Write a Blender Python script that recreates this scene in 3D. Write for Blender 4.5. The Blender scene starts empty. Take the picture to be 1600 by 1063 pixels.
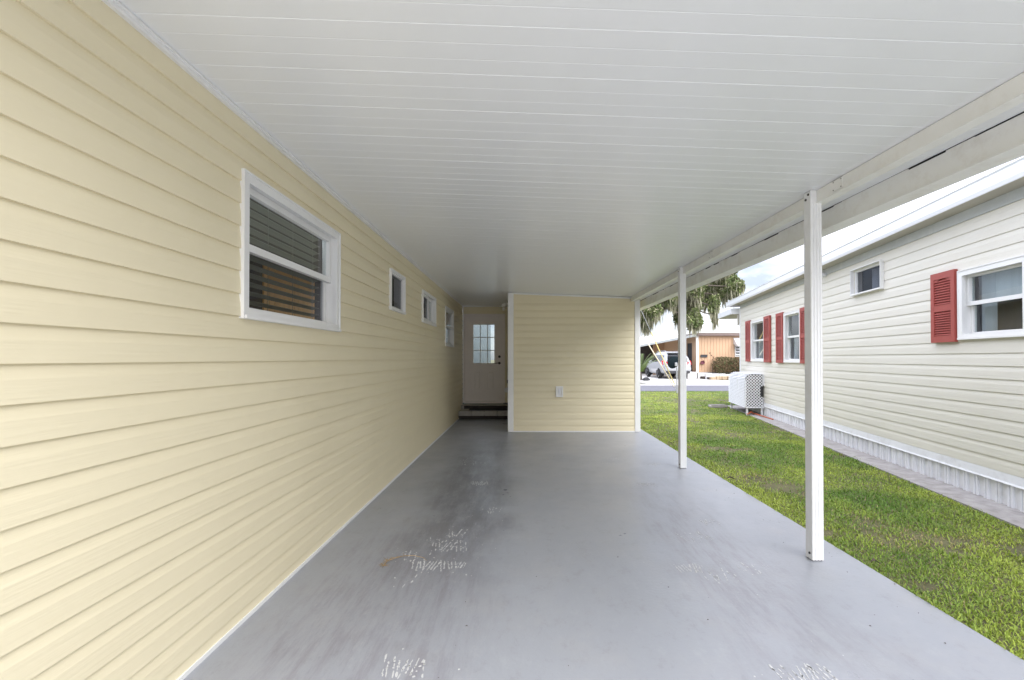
import bpy, math, random
import numpy as np
from mathutils import Matrix, Vector
random.seed(7); RNG = np.random.default_rng(7)
S = bpy.context.scene
R = math.radians
COL = S.collection

# ------------------------------------------------------------------ camera, sky, sun, exposure
PITCH = 0.010
cam = bpy.data.objects.new('camera', bpy.data.cameras.new('camera')); COL.objects.link(cam)
cam.location = (0, 0, 1.35); cam.rotation_euler = (math.pi/2 + PITCH, 0, 0)
cam.data.sensor_width = 36; cam.data.lens = 740/1600*36
cam.data.shift_x = -18/1600; cam.data.shift_y = (28.5 - 740*PITCH)/1600
cam.data.clip_start = 0.05; cam.data.clip_end = 3000
S.camera = cam

SUN_EL, SUN_AZ = R(40), R(163)      # azimuth clockwise from +Y
world = bpy.data.worlds.new('World'); S.world = world; world.use_nodes = True
nt = world.node_tree; nt.nodes.clear()
def wn(t, **k):
    n = nt.nodes.new(t)
    for a, b in k.items(): setattr(n, a, b)
    return n
sky = wn('ShaderNodeTexSky', sky_type='NISHITA'); sky.sun_disc = False
sky.sun_elevation = SUN_EL; sky.sun_rotation = SUN_AZ
tc = wn('ShaderNodeTexCoord'); mp = wn('ShaderNodeMapping'); mp.inputs['Scale'].default_value = (1, 1, 2.6)
ns = wn('ShaderNodeTexNoise'); ns.inputs['Scale'].default_value = 3.2; ns.inputs['Detail'].default_value = 7; ns.inputs['Roughness'].default_value = .58
rp = wn('ShaderNodeValToRGB'); rp.color_ramp.elements[0].position = .42; rp.color_ramp.elements[1].position = .68
rp.color_ramp.elements[0].color = (3.0, 3.2, 4.0, 1); rp.color_ramp.elements[1].color = (9.2, 9.3, 9.9, 1)
mx = wn('ShaderNodeMix', data_type='RGBA'); mx.inputs[0].default_value = .9
bg = wn('ShaderNodeBackground'); bg.inputs['Strength'].default_value = 0.1
wo = wn('ShaderNodeOutputWorld')
L = nt.links.new
L(tc.outputs['Generated'], mp.inputs[0]); L(mp.outputs[0], ns.inputs['Vector']); L(ns.outputs[0], rp.inputs[0])
sx_ = wn('ShaderNodeSeparateXYZ'); L(tc.outputs['Generated'], sx_.inputs[0])      # overcast dome: brighter towards the zenith
gr = wn('ShaderNodeMapRange'); gr.inputs[1].default_value = 0; gr.inputs[2].default_value = 1; gr.inputs[3].default_value = .25; gr.inputs[4].default_value = 1.65
L(sx_.outputs[2], gr.inputs[0])
vm = wn('ShaderNodeVectorMath', operation='SCALE'); L(rp.outputs[0], vm.inputs[0]); L(gr.outputs[0], vm.inputs['Scale'])
L(sky.outputs[0], mx.inputs[6]); L(vm.outputs[0], mx.inputs[7]); L(mx.outputs[2], bg.inputs[0]); L(bg.outputs[0], wo.inputs[0])
sun = bpy.data.objects.new('sun', bpy.data.lights.new('sun', 'SUN')); COL.objects.link(sun)
sun.data.energy = 1.0; sun.data.angle = R(60); sun.data.color = (1, .97, .93)
sd = Vector((math.sin(SUN_AZ)*math.cos(SUN_EL), math.cos(SUN_AZ)*math.cos(SUN_EL), math.sin(SUN_EL)))
sun.rotation_euler = sd.to_track_quat('Z', 'Y').to_euler()
vs = S.view_settings
vs.view_transform = 'Standard'; vs.look = 'None'; vs.gamma = 1; vs.use_curve_mapping = False
vs.exposure = 2.32
S.cycles.max_bounces = 12; S.cycles.diffuse_bounces = 8; S.cycles.transparent_max_bounces = 16
S.cycles.use_denoising = True

# ------------------------------------------------------------------ helpers
class MB:
    def __init__(s): s.v = []; s.f = []
    def add(s, vs_, fs):
        b = len(s.v); s.v += [tuple(p) for p in vs_]; s.f += [tuple(i+b for i in f) for f in fs]; return s
    def box(s, x0, x1, y0, y1, z0, z1):
        return s.add([(x0,y0,z0),(x1,y0,z0),(x1,y1,z0),(x0,y1,z0),(x0,y0,z1),(x1,y0,z1),(x1,y1,z1),(x0,y1,z1)],
                     [(3,2,1,0),(4,5,6,7),(0,1,5,4),(1,2,6,5),(2,3,7,6),(3,0,4,7)])
    def bbox(s, x0, x1, y0, y1, z0, z1, b=.004):
        """box with chamfered vertical and horizontal edges"""
        b = min(b, .45*min(abs(x1-x0), abs(y1-y0), abs(z1-z0)))
        vs_ = []; 
        for z, i in ((z0, b), (z0+b, 0), (z1-b, 0), (z1, b)):
            vs_ += [(x0+i+b if i == 0 else x0+i+b, y0+i, z), (x1-i-b, y0+i, z), (x1-i, y0+i+b, z), (x1-i, y1-i-b, z),
                    (x1-i-b, y1-i, z), (x0+i+b, y1-i, z), (x0+i, y1-i-b, z), (x0+i, y0+i+b, z)]
        fs = [tuple(range(7, -1, -1)), tuple(range(24, 32))]
        for k in range(3):
            for j in range(8):
                a, c = k*8+j, k*8+(j+1) % 8
                fs.append((a, c, c+8, a+8))
        return s.add(vs_, fs)
    def prism(s, poly, axis, a0, a1, shear=None):
        """poly: list of 2D points; extruded along axis 0/1/2 from a0 to a1 (remaining axes in order)"""
        def P(p, a):
            q = [p[0], p[1]]; q.insert(axis, a); return q
        n = len(poly); vs_ = [P(p, a0) for p in poly] + [P(p, a1) for p in poly]
        if shear: vs_ = [shear(q) for q in vs_]
        fs = [tuple(range(n-1, -1, -1)), tuple(range(n, 2*n))] + [(i, (i+1) % n, n+(i+1) % n, n+i) for i in range(n)]
        return s.add(vs_, fs)
    def ring(s, x0, x1, z0, z1, w, y0, y1, wz=None):
        wz = wz or w
        s.box(x0, x1, y0, y1, z1-wz, z1); s.box(x0, x1, y0, y1, z0, z0+wz)
        s.box(x0, x0+w, y0, y1, z0+wz, z1-wz); s.box(x1-w, x1, y0, y1, z0+wz, z1-wz)
        return s
    def tube(s, pts, rad, n=8, cap=True):
        pts = [Vector(p) for p in pts]; m = len(pts)
        rad = rad if hasattr(rad, '__len__') else [rad]*m
        vs_ = []; prev = None
        for i, p in enumerate(pts):
            d = (pts[min(i+1, m-1)] - pts[max(i-1, 0)]).normalized()
            u = d.orthogonal().normalized() if prev is None else (prev - d*prev.dot(d)).normalized()
            prev = u; w = d.cross(u)
            vs_ += [p + (u*math.cos(2*math.pi*k/n) + w*math.sin(2*math.pi*k/n))*rad[i] for k in range(n)]
        fs = [(i*n+k, i*n+(k+1) % n, (i+1)*n+(k+1) % n, (i+1)*n+k) for i in range(m-1) for k in range(n)]
        if cap: fs += [tuple(range(n-1, -1, -1)), tuple(range((m-1)*n, m*n))]
        return s.add(vs_, fs)
    def cyl(s, c, axis, r, h, n=16, r2=None):
        a = Vector((0, 0, 0)); a[axis] = h/2
        return s.tube([Vector(c)-a, Vector(c)+a], [r, r if r2 is None else r2], n)

ROOTM = {}
def rootm(o):
    while o.parent is not None: o = o.parent
    return ROOTM.get(o.name, Matrix())
def tag(o, label=None, cat=None, group=None, kind=None):
    for k, v in (('label', label), ('category', cat), ('group', group), ('kind', kind)):
        if v: o[k] = v
    return o
def thing(name, label, cat, loc=(0, 0, 0), rz=0, group=None):
    o = bpy.data.objects.new(name, None); COL.objects.link(o); o.empty_display_size = .2
    o.location = loc; o.rotation_euler = (0, 0, rz)
    ROOTM[o.name] = Matrix.Translation(loc) @ Matrix.Rotation(rz, 4, 'Z')
    return tag(o, label, cat, group)
def obj(name, mb, mat, parent=None, world=False, smooth=False, loc=None):
    v = mb.v
    if world and parent is not None:
        mi = rootm(parent).inverted(); v = [mi @ Vector(p) for p in v]
    me = bpy.data.meshes.new(name); me.from_pydata([tuple(p) for p in v], [], mb.f); me.update()
    me.materials.append(mat)
    if smooth: me.shade_smooth() if smooth is True else me.shade_smooth()
    o = bpy.data.objects.new(name, me); COL.objects.link(o); o.parent = parent
    if loc: o.location = loc
    return o
def copy(o, parent=None, loc=None, rot=None):
    c = o.copy(); COL.objects.link(c); c.parent = parent
    if loc is not None: c.location = loc
    if rot is not None: c.rotation_euler = rot
    return c

# ------------------------------------------------------------------ materials
def newmat(name):
    m = bpy.data.materials.new(name); m.use_nodes = True
    return m, m.node_tree, m.node_tree.nodes['Principled BSDF']
def mat(name, col, rough=.5, var=.08, scale=4, stretch=(1, 1, 1), bump=0, bscale=60, bstretch=(1, 1, 1), spec=.5, metal=0, dirt=None, dscale=1.5, damt=.3):
    """colour with two octaves of procedural variation, optional dirt and grain bump (object coordinates)"""
    m, t, b = newmat(name); N = t.nodes.new; K = t.links.new
    b.inputs['Roughness'].default_value = rough; b.inputs['Specular IOR Level'].default_value = spec; b.inputs['Metallic'].default_value = metal
    tc = N('ShaderNodeTexCoord'); mp = N('ShaderNodeMapping'); mp.inputs['Scale'].default_value = stretch
    n = N('ShaderNodeTexNoise'); n.inputs['Scale'].default_value = scale; n.inputs['Detail'].default_value = 5; n.inputs['Roughness'].default_value = .6
    K(tc.outputs['Object'], mp.inputs[0]); K(mp.outputs[0], n.inputs['Vector'])
    r = N('ShaderNodeValToRGB'); r.color_ramp.elements[0].position = .3; r.color_ramp.elements[1].position = .7
    r.color_ramp.elements[0].color = tuple(c*(1-var) for c in col) + (1,); r.color_ramp.elements[1].color = tuple(min(1, c*(1+var)) for c in col) + (1,)
    K(n.outputs[0], r.inputs[0]); out = r.outputs[0]
    if dirt:
        n2 = N('ShaderNodeTexNoise'); n2.inputs['Scale'].default_value = dscale; n2.inputs['Detail'].default_value = 8; n2.inputs['Roughness'].default_value = .7
        K(tc.outputs['Object'], n2.inputs['Vector'])
        r2 = N('ShaderNodeValToRGB'); r2.color_ramp.elements[0].position = .5; r2.color_ramp.elements[1].position = .72
        r2.color_ramp.elements[0].color = (0, 0, 0, 1); r2.color_ramp.elements[1].color = (damt,)*3 + (1,)
        K(n2.outputs[0], r2.inputs[0])
        x = N('ShaderNodeMix'); x.data_type = 'RGBA'; K(r2.outputs[0], x.inputs[0]); K(out, x.inputs[6]); x.inputs[7].default_value = dirt + (1,)
        out = x.outputs[2]
    K(out, b.inputs['Base Color'])
    if bump:
        mp2 = N('ShaderNodeMapping'); mp2.inputs['Scale'].default_value = bstretch
        n3 = N('ShaderNodeTexNoise'); n3.inputs['Scale'].default_value = bscale; n3.inputs['Detail'].default_value = 4
        bp = N('ShaderNodeBump'); bp.inputs['Strength'].default_value = bump; bp.inputs['Distance'].default_value = .01
        K(tc.outputs['Object'], mp2.inputs[0]); K(mp2.outputs[0], n3.inputs['Vector']); K(n3.outputs[0], bp.inputs['Height']); K(bp.outputs[0], b.inputs['Normal'])
    return m
def glassmat(name, tint=(.9, .93, .92), refl=1.0):
    m, t, b = newmat(name); N = t.nodes.new; K = t.links.new
    t.nodes.remove(b); o = t.nodes['Material Output']
    tr = N('ShaderNodeBsdfTransparent'); tr.inputs[0].default_value = tint + (1,)
    gl = N('ShaderNodeBsdfGlossy'); gl.inputs['Roughness'].default_value = .015; gl.inputs[0].default_value = (1, 1, 1, 1)
    fr = N('ShaderNodeFresnel'); fr.inputs[0].default_value = 1.52
    mu = N('ShaderNodeMath'); mu.operation = 'MULTIPLY'; ge = N('ShaderNodeNewGeometry')
    fb = N('ShaderNodeMath'); fb.operation = 'MULTIPLY_ADD'; K(ge.outputs['Backfacing'], fb.inputs[0]); fb.inputs[1].default_value = -refl; fb.inputs[2].default_value = refl; K(fb.outputs[0], mu.inputs[1])
    tc = N('ShaderNodeTexCoord'); n = N('ShaderNodeTexNoise'); n.inputs['Scale'].default_value = 1.8; bp = N('ShaderNodeBump'); bp.inputs['Strength'].default_value = .03
    K(tc.outputs['Object'], n.inputs['Vector']); K(n.outputs[0], bp.inputs['Height']); K(bp.outputs[0], gl.inputs['Normal'])
    ms = N('ShaderNodeMixShader'); K(fr.outputs[0], mu.inputs[0]); K(mu.outputs[0], ms.inputs[0]); K(tr.outputs[0], ms.inputs[1]); K(gl.outputs[0], ms.inputs[2]); K(ms.outputs[0], o.inputs[0])
    return m
def attrmat(name, rough=.6, trans=.25, spec=.3):
    m, t, b = newmat(name); N = t.nodes.new; K = t.links.new
    a = N('ShaderNodeAttribute'); a.attribute_name = 'tint'; K(a.outputs['Color'], b.inputs['Base Color'])
    b.inputs['Roughness'].default_value = rough; b.inputs['Specular IOR Level'].default_value = spec
    if trans:
        tl = N('ShaderNodeBsdfTranslucent'); K(a.outputs['Color'], tl.inputs[0]); ms = N('ShaderNodeMixShader'); ms.inputs[0].default_value = trans
        K(b.outputs[0], ms.inputs[1]); K(tl.outputs[0], ms.inputs[2]); K(ms.outputs[0], t.nodes['Material Output'].inputs[0])
    return m

M = {}
M['yellow'] = mat('yellow_vinyl', (.765, .69, .49), .42, .018, 1.6, (.4, 1, 1), .14, 55, (.05, 1, 1.6), .4, dirt=(.5, .42, .26), dscale=.8, damt=.12)
M['cream'] = mat('cream_vinyl', (.71, .685, .61), .45, .035, 1.4, (.4, 1, 1), .2, 55, (.05, 1, 1.6), .4, dirt=(.55, .50, .36), dscale=.9, damt=.16)
M['white'] = mat('white_vinyl', (.80, .80, .79), .38, .03, 3, dirt=(.5, .48, .42), dscale=4, damt=.12)
M['pan'] = mat('white_roof_panel', (.84, .86, .875), .30, .02, 1.2, spec=.5)
M['beam'] = mat('cream_beam_enamel', (.84, .84, .81), .45, .03, 2.5, dirt=(.55, .48, .38), dscale=6, damt=.28)
M['gutter'] = mat('gutter_enamel', (.85, .85, .83), .45, .03, 2, (1, 1, .3), dirt=(.46, .36, .26), dscale=3.5, damt=.35)
M['post'] = mat('white_post_enamel', (.80, .81, .82), .35, .02, 4, dirt=(.45, .4, .33), dscale=7, damt=.12)
M['bolt'] = mat('dark_bolt_steel', (.05, .05, .05), .5)
M['glass'] = glassmat('window_glass', (.86, .90, .90), 1.3)
M['screen'] = glassmat('screened_glass', (.74, .75, .77), .55)
M['slat'] = mat('olive_blind_slat', (.27, .28, .22), .5, .05)
M['wood'] = mat('amber_wood_panelling', (.86, .50, .15), .5, .14, 9, (1, 1, .12))
M['dark'] = mat('dark_unlit', (.055, .045, .04), .8, .2)  # near-black room tone; also paints shade into the gutter and far carport
M['roompale'] = mat('pale_room_paint', (.17, .195, .205), .7, .04)
M['curtain'] = mat('white_curtain', (.62, .66, .72), .8, .05, 3, (6, 1, .2))
M['bluecurtain'] = mat('blue_grey_curtain', (.12, .15, .22), .8, .1, 3, (6, 1, .2))
M['door'] = mat('taupe_white_door_paint', (.80, .745, .70), .4, .02)
M['bronze'] = mat('dark_bronze', (.05, .042, .038), .35, .1, metal=.6)
M['paver'] = mat('grey_concrete_paver', (.36, .34, .32), .85, .12, 14, bump=.3, bscale=120)
M['stepshade'] = mat('painted_step_shade', (.05, .045, .04), .9, .2)  # near-black colour that paints shade under and between the steps
M['mat'] = mat('black_rubber_mat', (.025, .026, .028), .8, .2, 40, bump=.4, bscale=150)
M['red'] = mat('red_shutter_plastic', (.35, .068, .054), .55, .06, 5, dirt=(.45, .12, .11), dscale=6, damt=.3)
M['skirt'] = mat('white_skirting_vinyl', (.76, .77, .80), .45, .04, 3, dirt=(.40, .39, .36), dscale=5, damt=.4)
M['frieze'] = mat('grey_painted_frieze', (.46, .48, .47), .6, .08, 4, (.3, 1, 1), dirt=(.62, .62, .58), dscale=6, damt=.5)
M['soffit'] = mat('beige_soffit', (.50, .47, .41), .6, .06, 3)
M['fascia'] = mat('white_metal_fascia', (.80, .81, .84), .3, .03, 2, (.2, 1, 1))
M['acwhite'] = mat('white_plastic_slat', (.76, .77, .80), .4, .04, 4, dirt=(.5, .5, .46), dscale=5, damt=.3)
M['concstrip'] = mat('weathered_concrete', (.34, .32, .31), .9, .2, 9, bump=.5, bscale=70, dirt=(.16, .14, .13), dscale=3, damt=.6)
M['asphalt'] = mat('grey_asphalt', (.115, .115, .135), .9, .1, 5, bump=.3, bscale=90)
M['apron'] = mat('pale_concrete_apron', (.52, .50, .48), .9, .06, 2)
M['earth'] = mat('ground_soil_and_turf', (.10, .095, .042), .95, .3, 3, bump=.4, bscale=30)
M['orange'] = mat('tan_orange_siding', (.50, .325, .205), .6, .05, 2, (3, 3, .4))
M['brownfas'] = mat('brown_fascia', (.15, .11, .10), .5, .1)
M['greyroof'] = mat('pale_grey_roof', (.66, .66, .64), .5, .06)
M['bark'] = mat('oak_bark', (.085, .07, .055), .9, .3, 12, bump=.8, bscale=25, bstretch=(1, 1, .2))
M['leaf'] = attrmat('foliage')
M['blade'] = attrmat('grass_blade', .5, .3, .35)
M['moss'] = attrmat('spanish_moss', .9, .3, .1)
M['carpaint'] = mat('silver_white_car_paint', (.42, .43, .45), .2, .01, spec=.6)
M['carglass'] = mat('dark_car_glass', (.02, .022, .026), .06, .0, spec=.8)
M['tyre'] = mat('black_tyre', (.02, .02, .02), .8, .1)
M['rim'] = mat('silver_alloy', (.55, .56, .58), .3, .03, metal=.8)
M['lamp_red'] = mat('red_tail_lamp', (.55, .02, .02), .15, .05)
M['darkplastic'] = mat('dark_plastic', (.04, .04, .045), .6, .1)
M['galv'] = mat('galvanised_steel', (.42, .43, .44), .45, .1, metal=.5)
M['dish'] = mat('dark_grey_dish', (.012, .018, .021), .9, .1, spec=.0)
M['yellowpl'] = mat('yellow_guard_plastic', (.60, .50, .20), .5, .06)
M['whiteguard'] = mat('pale_guard_plastic', (.75, .66, .50), .5, .05)
M['polewood'] = mat('weathered_pole_wood', (.20, .16, .12), .9, .2, 10, (1, 1, .1))
M['stone'] = mat('tan_edging_stone', (.36, .27, .18), .9, .2, 10, bump=.4, bscale=40)
M['whitestone'] = mat('white_painted_block', (.68, .67, .67), .8, .08, 8, bump=.3, bscale=50)
M['hose'] = mat('orange_hose', (.45, .10, .035), .5, .1)
M['twig'] = mat('dry_tan_stalk', (.27, .19, .10), .9, .25, 30)
M['deadleaf'] = mat('dead_leaf', (.07, .05, .04), .9, .3, 30)
M['chip'] = mat('bare_pale_concrete', (.52, .525, .53), .9, .06, 30)
M['bulb'] = mat('frosted_bulb', (.75, .73, .68), .3, .02)
M['redpot'] = mat('dark_red_ornament', (.14, .03, .05), .6, .2)

def floor_material():
    m, t, b = newmat('grey_painted_concrete'); N = t.nodes.new; K = t.links.new
    tc = N('ShaderNodeTexCoord'); se = N('ShaderNodeSeparateXYZ'); K(tc.outputs['Object'], se.inputs[0])
    def noise(scale, detail=6, st=(1, 1, 1), rough=.6):
        mp = N('ShaderNodeMapping'); mp.inputs['Scale'].default_value = st; n = N('ShaderNodeTexNoise')
        n.inputs['Scale'].default_value = scale; n.inputs['Detail'].default_value = detail; n.inputs['Roughness'].default_value = rough
        K(tc.outputs['Object'], mp.inputs[0]); K(mp.outputs[0], n.inputs['Vector']); return n.outputs[0]
    def mth(op, a, c=None, clamp=False):
        n = N('ShaderNodeMath'); n.operation = op; n.use_clamp = clamp
        for i, q in enumerate((a, c)):
            if q is None: continue
            if isinstance(q, (int, float)): n.inputs[i].default_value = q
            else: K(q, n.inputs[i])
        return n.outputs[0]
    def mr(v, a, c, lo=0, hi=1):
        n = N('ShaderNodeMapRange'); n.interpolation_type = 'SMOOTHSTEP'; K(v, n.inputs[0])
        for i, q in enumerate((a, c, lo, hi)): n.inputs[i+1].default_value = q
        return n.outputs[0]
    def mixc(f, a, c):
        n = N('ShaderNodeMix'); n.data_type = 'RGBA'
        for i, q in ((0, f), (6, a), (7, c)):
            if isinstance(q, tuple): n.inputs[i].default_value = q + (1,)
            elif isinstance(q, (int, float)): n.inputs[i].default_value = q
            else: K(q, n.inputs[i])
        return n.outputs[2]
    x, y = se.outputs[0], se.outputs[1]
    wob = mth('MULTIPLY', mth('SUBTRACT', noise(1.1, 4), .5), .9)
    xw = mth('ADD', x, wob)
    def lane(c, w):   # soft band along Y round x = c
        return mr(mth('ABSOLUTE', mth('SUBTRACT', xw, c)), w, w*.25)
    ylong = mth('MULTIPLY', mr(y, 2.0, 4.3), mr(y, 8.6, 6.6))
    ln = mth('MULTIPLY', lane(-.55, .55), ylong)
    scuff = mr(noise(3.4, 10, (3.0, .6, 1), .74), .36, .58)
    dark = mth('MULTIPLY', ln, mth('ADD', mth('MULTIPLY', scuff, .5), .5), True)
    ln2 = mth('MULTIPLY', mth('MULTIPLY', lane(1.35, .5), mr(y, 1.0, 3.0)), mr(y, 6.5, 3.6))
    ln3 = mth('MULTIPLY', mth('MULTIPLY', lane(-.75, .7), mr(y, 1.0, 2.4)), mr(y, 5.0, 3.0))
    streak = mr(noise(3.0, 9, (6, .7, 1), .75), .44, .64)
    base = mixc(noise(.7, 5), (.275, .290, .325), (.335, .350, .385))
    base = mixc(mth('MULTIPLY', mr(noise(2.6, 8, (1, 1, 1), .7), .45, .75), .35), base, (.36, .355, .36))
    base = mixc(mth('MULTIPLY', ln3, mth('ADD', mth('MULTIPLY', streak, .5), .15)), base, (.20, .19, .215))
    base = mixc(mth('MULTIPLY', ln2, mth('ADD', mth('MULTIPLY', streak, .5), .2)), base, (.215, .205, .225))
    base = mixc(mth('MULTIPLY', dark, .68), base, (.098, .098, .104))
    fine = mr(noise(70, 5, (1, .6, 1), .7), .60, .72)
    base = mixc(mth('MULTIPLY', fine, .22), base, (.16, .15, .15))
    mott = noise(8, 9, (1, .55, 1), .82)
    base = mixc(mth('MULTIPLY', mr(mott, .52, .66), .22), base, (.40, .41, .43))
    base = mixc(mth('MULTIPLY', mr(mott, .48, .36), .25), base, (.19, .185, .195))
    K(base, b.inputs['Base Color'])
    K(mr(noise(1.8, 5), .25, .75, .27, .42), b.inputs['Roughness']); b.inputs['Specular IOR Level'].default_value = .45
    bp = N('ShaderNodeBump'); bp.inputs['Strength'].default_value = .12; bp.inputs['Distance'].default_value = .01
    K(noise(45, 5), bp.inputs['Height']); K(bp.outputs[0], b.inputs['Normal'])
    return m
M['floor'] = floor_material()

# ------------------------------------------------------------------ ground, lawn base, road
def struct(name, mb, m):
    return tag(obj(name, mb, m), kind='structure')
struct('ground', MB().box(-400, 400, -400, 400, -.5, -.07), M['earth'])
WX0, WSL = 3.64, .188                       # neighbour wall line: X = WX0 + WSL * Y
TH = math.atan(WSL)
slab = struct('carport_floor', MB().box(-1.60, 2.235, -.595, 11.6, -.12, 0), M['floor'])
struct('bounce_apron', MB().box(-14, 14, -40, -.6, -.3, -.002), M['apron'])  # unseen concrete added behind the camera to bounce light under the roof
struct('road', MB().box(-90, 110, 19.75, 23.8, -.3, -.012), M['asphalt'])
struct('kerb_apron', MB().box(-90, 110, 23.8, 24.9, -.3, -.002), M['apron'])
struct('far_driveway', MB().box(6.6, 12.2, 24.9, 41, -.3, -.004), M['apron'])
struct('far_path', MB().box(12.2, 24, 24.9, 29.3, -.3, -.006), M['apron'])
def wl(t, n):                               # neighbour wall frame -> world xy
    return (WX0 + t*math.sin(TH) - n*math.cos(TH), t*math.cos(TH) + n*math.sin(TH))
sp = [wl(-2, .345), wl(13.9, .345), wl(13.9, -.2), wl(-2, -.2)]
struct('concrete_strip', MB().prism(sp[::-1], 2, -.2, -.012), M['concstrip'])

# ------------------------------------------------------------------ siding and windows in a wall's own frame (x along, y out, z up)
def siding(parent, x0, x1, z0, step, zmin, zmax, holes, m, back=-.10, butt=.013):
    prof = [(0, butt), (.60, butt*.80), (1.0, .0015)]
    def off(s):
        for (a, p), (b, q) in zip(prof, prof[1:]):
            if s <= b: return p + (q-p)*(s-a)/(b-a)
        return prof[-1][1]
    k = 0
    while z0 + k*step < zmax - 1e-4:
        za, zb = z0 + k*step, z0 + (k+1)*step
        lo, hi = max(za, zmin), min(zb, zmax); k += 1
        if hi <= lo: continue
        hs = [h for h in holes if h[2] < hi and h[3] > lo]
        xs = sorted({x0, x1, *[min(max(q, x0), x1) for h in hs for q in h[:2]]})
        mb = MB()
        for xa, xb in zip(xs, xs[1:]):
            if xb - xa < 1e-4: continue
            if any(h[0] <= xa + 1e-5 and h[1] >= xb - 1e-5 and h[2] <= lo and h[3] >= hi for h in hs):
                if mb.v: obj('siding_board', mb, m, parent); mb = MB()
                continue
            spans = [(lo, hi)]
            for h in hs:
                if h[0] <= xa + 1e-5 and h[1] >= xb - 1e-5:
                    spans = [s for a, b in spans for s in ((a, min(b, h[2])), (max(a, h[3]), b)) if s[1] - s[0] > 1e-4]
            for a, b in spans:
                zs = [a] + [za + p*step for p, _ in prof[1:-1] if a < za + p*step < b] + [b]
                pts = [(back, a)] + [(off((z-za)/step), z) for z in zs] + [(back, b)]
                mb.prism(pts, 0, xa, xb)
        if mb.v: obj('siding_board', mb, m, parent)

def shutter(parent, xa, xb, za, zb, n, double=True):
    body = MB(); w = .055
    body.ring(xa, xb, za, zb, w, .016, .050, .07)
    mid = (za+zb)/2 - .01
    body.box(xa+w, xb-w, .016, .048, mid-.035, mid+.035)
    body.box(xa+w, xb-w, .016, .024, za+.07, mid-.035); body.box(xa+w, xb-w, .016, .024, mid+.035, zb-.07)
    arch = [(xa+w, zb-.07)] + [(xa+w+(xb-xa-2*w)*i/10, zb-.07-.035*(1-math.sin(math.pi*i/10))) for i in range(11)] + [(xb-w, zb-.07)]
    for i in range(1, len(arch)-2):
        body.add([(arch[i][0], .044, arch[i][1]), (arch[i+1][0], .044, arch[i+1][1]), (arch[i+1][0], .044, zb-.0705), (arch[i][0], .044, zb-.0705)], [(0, 1, 2, 3)])
    p = obj('shutter', body, M['red'], parent)
    for a, b in ((za+.075, mid-.04), (mid+.04, zb-.075)):
        st = (b-a)/n
        for i in range(n):
            z = a + i*st
            s = MB().prism([(.024, z+st*.98), (.026, z+st*.98), (.046, z+st*.25), (.046, z+.001), (.024, z+st*.30)], 0, xa+w, xb-w)
            obj('louver', s, M['red'], p)
    return p

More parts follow.
